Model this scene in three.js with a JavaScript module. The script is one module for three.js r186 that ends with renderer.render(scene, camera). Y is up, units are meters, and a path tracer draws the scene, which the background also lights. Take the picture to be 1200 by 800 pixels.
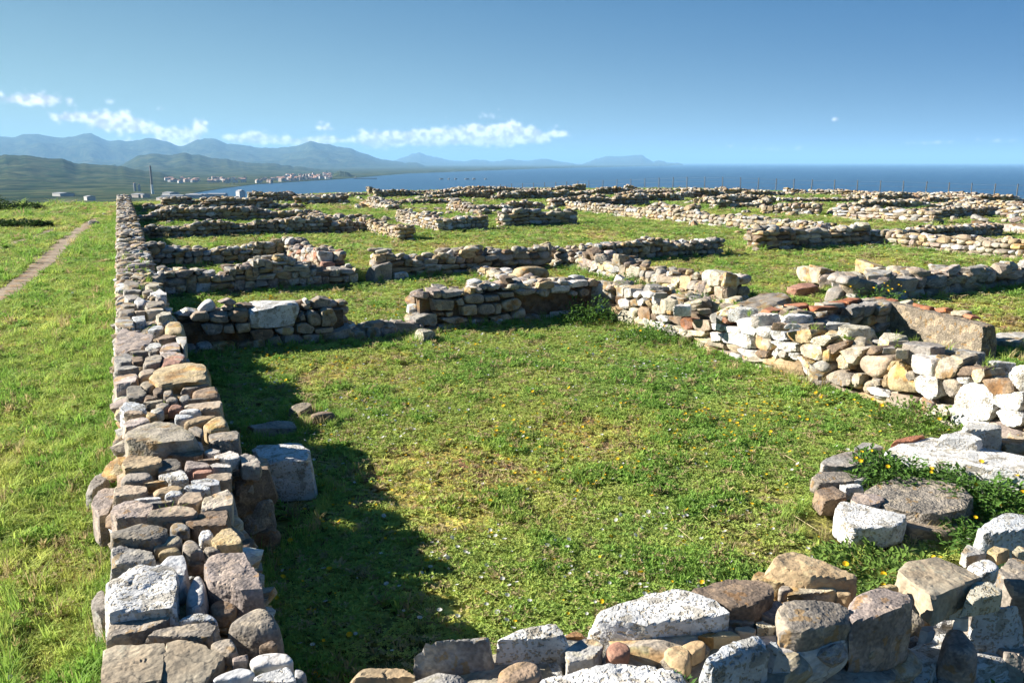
import * as THREE from 'three';
import { mergeGeometries, toCreasedNormals } from 'three/addons/utils/BufferGeometryUtils.js';

// ---------------------------------------------------------------- camera, sky, sun, exposure
const scene = new THREE.Scene();
const renderer = new THREE.WebGLRenderer({ antialias: true });
renderer.toneMapping = THREE.LinearToneMapping;
renderer.toneMappingExposure = 3.3;
renderer.shadowMap.enabled = true;
renderer.shadowMap.type = THREE.PCFSoftShadowMap;

const camera = new THREE.PerspectiveCamera(46.42, 1024 / 682, 0.1, 90000);
camera.rotation.order = 'YXZ';
camera.position.set(0, 2.4, 0);
camera.rotation.set(THREE.MathUtils.degToRad(-12.685), THREE.MathUtils.degToRad(-25.833), 0);

const TO_SUN = new THREE.Vector3(-1.62, 0.96, -1.25).normalize();
const sun = new THREE.DirectionalLight(new THREE.Color(1.0, 0.95, 0.86), 4.9);
sun.position.copy(TO_SUN).multiplyScalar(120);
sun.castShadow = true;
sun.shadow.mapSize.set(4096, 4096);
Object.assign(sun.shadow.camera, { left: -60, right: 60, top: 60, bottom: -60, near: 1, far: 320 });
scene.add(sun, sun.target);

// ---------------------------------------------------------------- random numbers and noise
function rng(seed) {
  let a = (seed * 2654435761) >>> 0;
  return () => { a = (a + 0x6d2b79f5) | 0; let t = Math.imul(a ^ (a >>> 15), 1 | a); t = (t + Math.imul(t ^ (t >>> 7), 61 | t)) ^ t; return ((t ^ (t >>> 14)) >>> 0) / 4294967296; };
}
const hash3 = (x, y, z) => { let h = Math.imul(x, 374761393) + Math.imul(y, 668265263) + Math.imul(z, 2147483647 ^ 0x5bd1e995); h = Math.imul(h ^ (h >>> 13), 1274126177); return ((h ^ (h >>> 16)) >>> 0) / 4294967296; };
const fade = (t) => t * t * (3 - 2 * t), mix = (a, b, t) => a + (b - a) * t, clamp = (x, a, b) => Math.min(b, Math.max(a, x));
const smooth = (a, b, x) => fade(clamp((x - a) / (b - a), 0, 1));
function noise3(x, y, z, P = 0) {
  const ix = Math.floor(x), iy = Math.floor(y), iz = Math.floor(z), u = fade(x - ix), v = fade(y - iy), w = fade(z - iz);
  const m = P ? (n) => ((n % P) + P) % P : (n) => n;
  const x0 = m(ix), x1 = m(ix + 1), y0 = m(iy), y1 = m(iy + 1);
  return mix(mix(mix(hash3(x0, y0, iz), hash3(x1, y0, iz), u), mix(hash3(x0, y1, iz), hash3(x1, y1, iz), u), v),
    mix(mix(hash3(x0, y0, iz + 1), hash3(x1, y0, iz + 1), u), mix(hash3(x0, y1, iz + 1), hash3(x1, y1, iz + 1), u), v), w) * 2 - 1;
}
function fbm(x, y, z, oct = 4) { let s = 0, a = 0.5; for (let i = 0; i < oct; i++) { s += a * noise3(x, y, z); x = x * 2.03 + 7.1; y = y * 2.03 + 3.7; z = z * 2.03 + 1.3; a *= 0.5; } return s; }
function tileFbm(u, v, P, oct, seed) { let s = 0, a = 0.5; for (let i = 0; i < oct; i++) { s += a * noise3(u * P, v * P, seed + i * 17, P); P *= 2; a *= 0.5; } return s; }

// ---------------------------------------------------------------- sky: air and clouds, as an equirectangular picture of light
const deg = Math.PI / 180;
{
  const W = 4096, H = 2048, data = new Float32Array(W * H * 4);
  const sunAz = Math.atan2(TO_SUN.x, -TO_SUN.z) / deg;             // azimuth from -z towards +x
  // cumulus along the coast: azimuth, elevation, half width, half height (degrees), strength
  const C = [];
  for (const [x, y, rx, ry, s] of [[440, 166, 22, 12, 1], [470, 162, 24, 10, 0.9], [500, 165, 26, 10, 0.85], [530, 162, 24, 11, 0.9], [560, 161, 19, 13, 1], [586, 158, 22, 14, 1.1], [610, 160, 18, 11, 0.9], [632, 163, 15, 8, 0.8], [656, 157, 12, 4, 0.8],
    [35, 117, 36, 7, 0.9], [82, 138, 24, 6, 0.9], [124, 144, 13, 12, 1], [150, 146, 18, 11, 1], [175, 152, 14, 6, 0.5], [216, 159, 17, 9, 0.8], [233, 148, 8, 8, 0.9], [205, 164, 25, 8, 0.7], [292, 162, 24, 7, 0.9], [342, 166, 38, 6, 0.8], [385, 164, 24, 4, 0.8], [378, 150, 8, 3, 0.7], [189, 127, 5, 3, 0.7],
    [980, 140, 4, 2.5, 0.7], [1075, 167, 40, 2.5, 0.35], [1165, 165, 40, 2.5, 0.35], [905, 175, 45, 2.5, 0.3], [140, 170, 60, 6, 0.4]]) {
    const X = (x - 600) / 933, Y = (400 - y) / 933, p = 12.685 * deg, fz = Math.cos(p) + Y * Math.sin(p), fy = -Math.sin(p) + Y * Math.cos(p);
    C.push([25.833 + Math.atan2(X, fz) / deg, Math.atan2(fy, Math.hypot(X, fz)) / deg, rx * 0.0585, ry * 0.0585, s]);
  }
  for (let j = 0; j < H; j++) {
    const el = ((j + 0.5) / H - 0.5) * 180, e = Math.max(el, 0);
    for (let i = 0; i < W; i++) {
      const round = ((i + 0.5) / W - 0.5) * 2 * Math.PI, az = Math.atan2(Math.cos(round), -Math.sin(round)) / deg;
      let da = Math.abs(az - sunAz); if (da > 180) da = 360 - da;
      const s = 0.5 + 0.5 * Math.cos(da * deg);                      // 1 on the sun's side
      const k1 = Math.exp(-e / mix(2.4, 9.5, s)), k2 = Math.exp(-e / 28);
      const o = (j * W + i) * 4;
      const zen = [0.0065, 0.030, 0.083], mid = [mix(0.0060, 0.0115, s), mix(0.045, 0.070, s), mix(0.130, 0.155, s)], hor = [mix(0.016, 0.215, s), mix(0.048, 0.320, s), mix(0.14, 0.30, s)];
      let r = mix(mix(zen[0], mid[0], k2), hor[0], k1), g = mix(mix(zen[1], mid[1], k2), hor[1], k1), b = mix(mix(zen[2], mid[2], k2), hor[2], k1);
      if (el > -1 && el < 14 && az > -30 && az < 80) {
        let d = 0;
        for (const [ca, ce, ra, re, st] of C) {
          const x = (az - ca) / ra, y = (el - ce) / (el < ce ? re * 0.7 : re), q = x * x + y * y;
          if (q < 6) d += 1.25 * st * Math.exp(-q * 0.95);
        }
        if (d > 0) {
          const n = fbm(az * 1.35, el * 1.9, 3.1, 5), n2 = fbm(az * 3.1 + 9, el * 3.6, 8.4, 4);
          const a = smooth(0.3, 0.85, Math.min(d, 1.15) + n * 0.65 + n2 * 0.5) * 0.88 * smooth(0.3, 1.2, el + 0.3 * n);
          const lit = 0.55 + 0.6 * smooth(-0.25, 0.35, n2 + (fbm((az - 0.25) * 1.35, (el + 0.2) * 1.9, 3.1, 4) < n ? 0.12 : -0.1));
          r = mix(r, 0.40 * lit, a); g = mix(g, 0.425 * lit, a); b = mix(b, 0.49 * lit, a);
        }
      }
      data[o] = r; data[o + 1] = g; data[o + 2] = b; data[o + 3] = 1;
    }
  }
  const t = new THREE.DataTexture(data, W, H, THREE.RGBAFormat, THREE.FloatType);
  t.mapping = THREE.EquirectangularReflectionMapping; t.magFilter = THREE.LinearFilter; t.minFilter = THREE.LinearFilter; t.needsUpdate = true;
  scene.background = t; scene.environment = t;
}
scene.fog = new THREE.FogExp2(new THREE.Color().setRGB(0.33, 0.64, 1.0), 0.000062);
console.log('sky done');

// ---------------------------------------------------------------- textures and materials
function dataTex(N, f, srgb) {
  const d = new Uint8Array(N * N * 4);
  for (let j = 0; j < N; j++) for (let i = 0; i < N; i++) { const c = f((i + 0.5) / N, (j + 0.5) / N), o = (j * N + i) * 4; for (let k = 0; k < 3; k++) d[o + k] = clamp(Math.round(255 * (Array.isArray(c) ? c[k] : c)), 0, 255); d[o + 3] = 255; }
  const t = new THREE.DataTexture(d, N, N); t.wrapS = t.wrapT = THREE.RepeatWrapping; t.magFilter = THREE.LinearFilter; t.minFilter = THREE.LinearMipmapLinearFilter; t.generateMipmaps = true;
  if (srgb) t.colorSpace = THREE.SRGBColorSpace; t.needsUpdate = true; return t;
}
// stone patterns (value near 1 = the stone's own colour), one tile = 0.5 m
const PAT = {
  grain(u, v) { // mottled, granular, with lichen blots and rusty stains
    const a = tileFbm(u, v, 5, 5, 1), b = tileFbm(u, v, 40, 2, 9), l = smooth(0.12, 0.3, tileFbm(u, v, 9, 4, 33)), s = smooth(0.1, 0.35, tileFbm(u, v, 4, 4, 51));
    const c = tileFbm(u, v, 2, 3, 61), k = 0.88 + a * 0.34 + b * 0.17 + c * 0.32;
    return [mix(k, k * 1.04, l) * mix(1, 0.98, s), mix(k, k * 1.03, l) * mix(1, 0.86, s), mix(k, k * 0.97, l) * mix(1, 0.68, s)];
  },
  pitted(u, v) { // pale limestone with dark pits
    const a = tileFbm(u, v, 6, 4, 3), p = smooth(0.2, 0.34, tileFbm(u, v, 46, 3, 21)), q = smooth(0.16, 0.36, tileFbm(u, v, 9, 5, 44)), f = tileFbm(u, v, 60, 2, 50);
    const c = tileFbm(u, v, 2, 4, 66), k = 0.92 + a * 0.2 + f * 0.08 - p * 0.11 - q * 0.16 + c * 0.12;
    return [k, k * mix(1, 0.95, Math.max(p, q * 0.6)), k * mix(1, 0.86, Math.max(p, q * 0.6))];
  },
  layered(u, v) { // bedded sandstone and weathered streaks
    const w = tileFbm(u, v, 3, 4, 5), a = noise3(u * 3 + w * 1.2, 0, 60, 3), s = Math.abs(noise3((v * 14 + w * 3.5) % 14, 3, 71, 14)), b = tileFbm(u, v, 32, 3, 19), c = smooth(0.04, 0.0, Math.abs(tileFbm(u, v, 4, 4, 29)));
    const k = 0.86 + a * 0.16 + s * 0.12 + b * 0.15 - c * 0.2;
    return [k, k * (0.97 + w * 0.06), k * (0.94 + w * 0.12)];
  },
  blotch(u, v) { // lichened rock: grey-white crusts over the stone
    const a = tileFbm(u, v, 6, 5, 7), l = smooth(0.0, 0.14, tileFbm(u, v, 7, 5, 77)), b = tileFbm(u, v, 44, 2, 15), o = 0.5 * smooth(0.28, 0.4, tileFbm(u, v, 11, 5, 90));
    const k = 0.74 + a * 0.2 + b * 0.2;
    return [mix(mix(k, 0.97 + b * 0.2, l * 0.7), 0.85, o), mix(mix(k, 0.95 + b * 0.2, l * 0.7), 0.68, o), mix(mix(k, 0.9 + b * 0.2, l * 0.7), 0.4, o)];
  },
};
const PATTEX = {}, PATBUMP = {};
for (const n in PAT) {
  PATTEX[n] = dataTex(384, PAT[n], true);
  const sd = n.length * 7;
  PATBUMP[n] = dataTex(384, (u, v) => n === 'pitted' ? 0.75 + 0.25 * tileFbm(u, v, 8, 4, 3) - 0.45 * smooth(0.18, 0.34, tileFbm(u, v, 46, 3, 21)) + 0.15 * tileFbm(u, v, 60, 3, 50) : n === 'layered' ? 0.5 + 0.3 * Math.abs(noise3((v * 14 + tileFbm(u, v, 3, 4, 5) * 3.5) % 14, 3, 71, 14)) + 0.35 * tileFbm(u, v, 18, 4, sd) : 0.5 + 0.45 * tileFbm(u, v, 8, 6, sd) + 0.2 * tileFbm(u, v, 50, 2, sd + 3));
}
const stoneMat = (pat, r, g, b, rough = 0.92, bump = 0.012) => { const m = new THREE.MeshStandardMaterial({ map: PATTEX[pat], bumpMap: PATBUMP[pat], bumpScale: bump, roughness: rough }); m.color.setRGB(r, g, b); return m; };
// letter -> alternatives of one kind of stone
const STONE = {
  w: [stoneMat('pitted', 0.594, 0.584, 0.566), stoneMat('layered', 0.594, 0.589, 0.576), stoneMat('pitted', 0.540, 0.527, 0.494)],
  W: [stoneMat('pitted', 0.630, 0.620, 0.602, 0.92, 0.012)],
  b: [stoneMat('layered', 0.437, 0.458, 0.487, 0.8), stoneMat('pitted', 0.461, 0.475, 0.487, 0.8)],
  g: [stoneMat('grain', 0.368, 0.346, 0.316), stoneMat('blotch', 0.368, 0.346, 0.316), stoneMat('layered', 0.332, 0.314, 0.290)],
  t: [stoneMat('grain', 0.397, 0.336, 0.264), stoneMat('layered', 0.368, 0.309, 0.242), stoneMat('blotch', 0.368, 0.314, 0.255)],
  o: [stoneMat('grain', 0.423, 0.323, 0.184), stoneMat('layered', 0.405, 0.314, 0.193)],
  n: [stoneMat('grain', 0.276, 0.193, 0.128), stoneMat('blotch', 0.258, 0.184, 0.128)],
  r: [stoneMat('grain', 0.313, 0.160, 0.107), stoneMat('layered', 0.332, 0.182, 0.134)],
  p: [stoneMat('blotch', 0.405, 0.327, 0.286), stoneMat('grain', 0.414, 0.341, 0.303)],
  d: [stoneMat('blotch', 0.221, 0.193, 0.159), stoneMat('grain', 0.230, 0.197, 0.162)],
  c: [stoneMat('grain', 0.483, 0.417, 0.310), stoneMat('pitted', 0.483, 0.441, 0.341)],
  k: [stoneMat('layered', 0.322, 0.283, 0.215), stoneMat('grain', 0.313, 0.269, 0.206)],
  q: [stoneMat('blotch', 0.332, 0.287, 0.236, 0.95, 0.03)],
  T: [stoneMat('grain', 0.363, 0.146, 0.075)],
};
const STONEVC = new THREE.MeshStandardMaterial({ map: PATTEX.grain, bumpMap: PATBUMP.grain, bumpScale: 0.012, roughness: 0.93, vertexColors: true });
const EARTH = new THREE.MeshStandardMaterial({ map: PATTEX.grain, bumpMap: PATBUMP.grain, bumpScale: 0.02, roughness: 1 }); EARTH.color.setRGB(0.15, 0.11, 0.075);
console.log('textures done');

// ---------------------------------------------------------------- things
const taken = {};
const numbered = (n) => { const k = taken[n] = (taken[n] ?? -1) + 1; return k ? n + '_' + String(k).padStart(3, '0') : n; };
function tag(o, label, category, group) { o.userData.label = label; o.userData.category = category; if (group) o.userData.group = group; return o; }
function thing(name, label, category, pos = [0, 0, 0], group) { const g = new THREE.Group(); g.name = numbered(name); g.position.set(...pos); scene.add(g); return tag(g, label, category, group); }
function mesh(name, geo, mat, parent) { const m = new THREE.Mesh(geo, mat); m.name = name; m.castShadow = m.receiveShadow = true; (parent ?? scene).add(m); return m; }
function structure(name, geo, mat) { const m = mesh(name, geo, mat); m.userData.kind = 'structure'; return m; }

// rounded polyhedra: a sphere of directions pushed out to a set of planes, then roughened
const ICO = {};
function ico(detail) {
  if (ICO[detail]) return ICO[detail];
  const g = new THREE.IcosahedronGeometry(1, detail), p = g.attributes.position, key = new Map(), dirs = [], index = [];
  for (let i = 0; i < p.count; i++) {
    const k = Math.round(p.getX(i) * 1e4) + ',' + Math.round(p.getY(i) * 1e4) + ',' + Math.round(p.getZ(i) * 1e4);
    if (!key.has(k)) { key.set(k, dirs.length); dirs.push([p.getX(i), p.getY(i), p.getZ(i)]); }
    index.push(key.get(k));
  }
  return ICO[detail] = { dirs, index };
}
// planes: [nx, ny, nz, d]; ext: half sizes; returns a geometry with box-projected uv in tiles of 0.5 m
function rock(planes, ext, detail, sharp, seed, rough, tile = 2) {
  const { dirs, index } = ico(detail), n = dirs.length, pos = new Float32Array(n * 3), size = Math.cbrt(ext[0] * ext[1] * ext[2]);
  const ox = (seed * 12.9898) % 97, oy = (seed * 78.233) % 89, oz = (seed * 37.719) % 83;
  for (let i = 0; i < n; i++) {
    let x = dirs[i][0] * ext[0], y = dirs[i][1] * ext[1], z = dirs[i][2] * ext[2]; const l = Math.hypot(x, y, z); x /= l; y /= l; z /= l;
    let s = 0; for (const [a, b, c, d] of planes) { const q = (a * x + b * y + c * z) / d; if (q > 0) s += Math.pow(q, sharp); }
    let r = Math.pow(s, -1 / sharp);
    const px = x * r / size, py = y * r / size, pz = z * r / size;
    r *= 1 + rough * fbm(px * 0.9 + ox, py * 0.9 + oy, pz * 0.9 + oz, 3) * 1.5;
    if (detail > 3) { // broken steps, cracks and chips
      const st = fbm(px * 1.3 + oy, py * 1.3 + oz, pz * 1.3 + ox, 2) * 7, fl = Math.floor(st), fr = smooth(0.72, 1, st - fl);
      r += size * rough * 0.42 * (fl + fr) * 0.45;
      const cr = Math.abs(noise3(px * 1.5 + oz, py * 1.5 + oy, pz * 1.5 + ox) + 0.35 * noise3(px * 4.1, py * 4.1 + oz, pz * 4.1)); r -= size * rough * 0.75 * smooth(0.07, 0.0, cr) * (sharp > 9 ? 1 : 0.15);
      const f = fbm(px * 4.2 + oz, py * 4.2 + ox, pz * 4.2 + oy, 4); r += size * rough * (0.5 * f - 0.3 * smooth(0.12, 0.3, f));
    }
    pos[i * 3] = x * r; pos[i * 3 + 1] = y * r; pos[i * 3 + 2] = z * r;
  }
  const g = new THREE.BufferGeometry(); g.setAttribute('position', new THREE.BufferAttribute(pos, 3)); g.setIndex(index); g.computeVertexNormals();
  return boxUV(sharp > 9 ? toCreasedNormals(g, detail > 3 ? 0.5 : 0.38) : g, tile, seed);
}
function boxUV(g0, tile, seed = 0) {
  const g = g0.index ? g0.toNonIndexed() : g0, p = g.attributes.position, nr = g.attributes.normal, uv = new Float32Array(p.count * 2), ou = (seed * 0.377) % 1, ov = (seed * 0.619) % 1, turn = (seed * 1.7) % 6.28, ct = Math.cos(turn), st = Math.sin(turn);
  for (let i = 0; i < p.count; i += 3) {
    let nx = 0, ny = 0, nz = 0; for (let k = 0; k < 3; k++) { nx += Math.abs(nr.getX(i + k)); ny += Math.abs(nr.getY(i + k)); nz += Math.abs(nr.getZ(i + k)); }
    for (let k = i; k < i + 3; k++) {
      let a, b; if (ny >= nx && ny >= nz) { a = p.getX(k); b = p.getZ(k); } else if (nx >= nz) { a = p.getZ(k); b = p.getY(k); } else { a = p.getX(k); b = p.getY(k); }
      if (ny >= nx && ny >= nz) [a, b] = [a * ct - b * st, a * st + b * ct];
      uv[k * 2] = a * tile + ou; uv[k * 2 + 1] = b * tile + ov;
    }
  }
  g.setAttribute('uv', new THREE.BufferAttribute(uv, 2)); return g;
}
function blockPlanes(R, hx, hy, hz, jit) { // a box with leaning faces and a few knocked-off corners
  const P = [];
  for (const [a, b, c, d] of [[1, 0, 0, hx], [-1, 0, 0, hx], [0, 1, 0, hy], [0, -1, 0, hy], [0, 0, 1, hz], [0, 0, -1, hz]]) {
    const v = new THREE.Vector3(a + (R() - 0.5) * jit, b + (R() - 0.5) * jit, c + (R() - 0.5) * jit).normalize(); P.push([v.x, v.y, v.z, d]);
  }
  for (let k = 0; k < 6; k++) { const a = R() < 0.5 ? -1 : 1, b = R() < 0.5 ? -1 : 1, c = R() < 0.5 ? -1 : 1, q = 0.55 + R() * 0.25, v = [a / hx * R(), b / hy * R(), c / hz * R()], l = Math.hypot(...v) || 1; P.push([v[0] / l, v[1] / l, v[2] / l, (Math.abs(v[0]) * hx + Math.abs(v[1]) * hy + Math.abs(v[2]) * hz) / l * (q + 0.15)]); }
  return P;
}
// shared stone shapes: unit half size, three levels of detail
const SHAPES = { 0: [], 1: [], 2: [], 3: [] };
for (let i = 0; i < 28; i++) {
  const R = rng(900 + i), round = i >= 20, P = blockPlanes(R, 1, 1, 1, round ? 0.5 : 0.6);
  for (const [lod, det] of [[0, 6], [1, 4], [2, 1], [3, 1]]) SHAPES[lod].push(rock(P, [1, 1, 1], det, round ? 5 : 48, i + 1, 0.075, 0.3));
}
console.log('stone shapes done');

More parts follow.
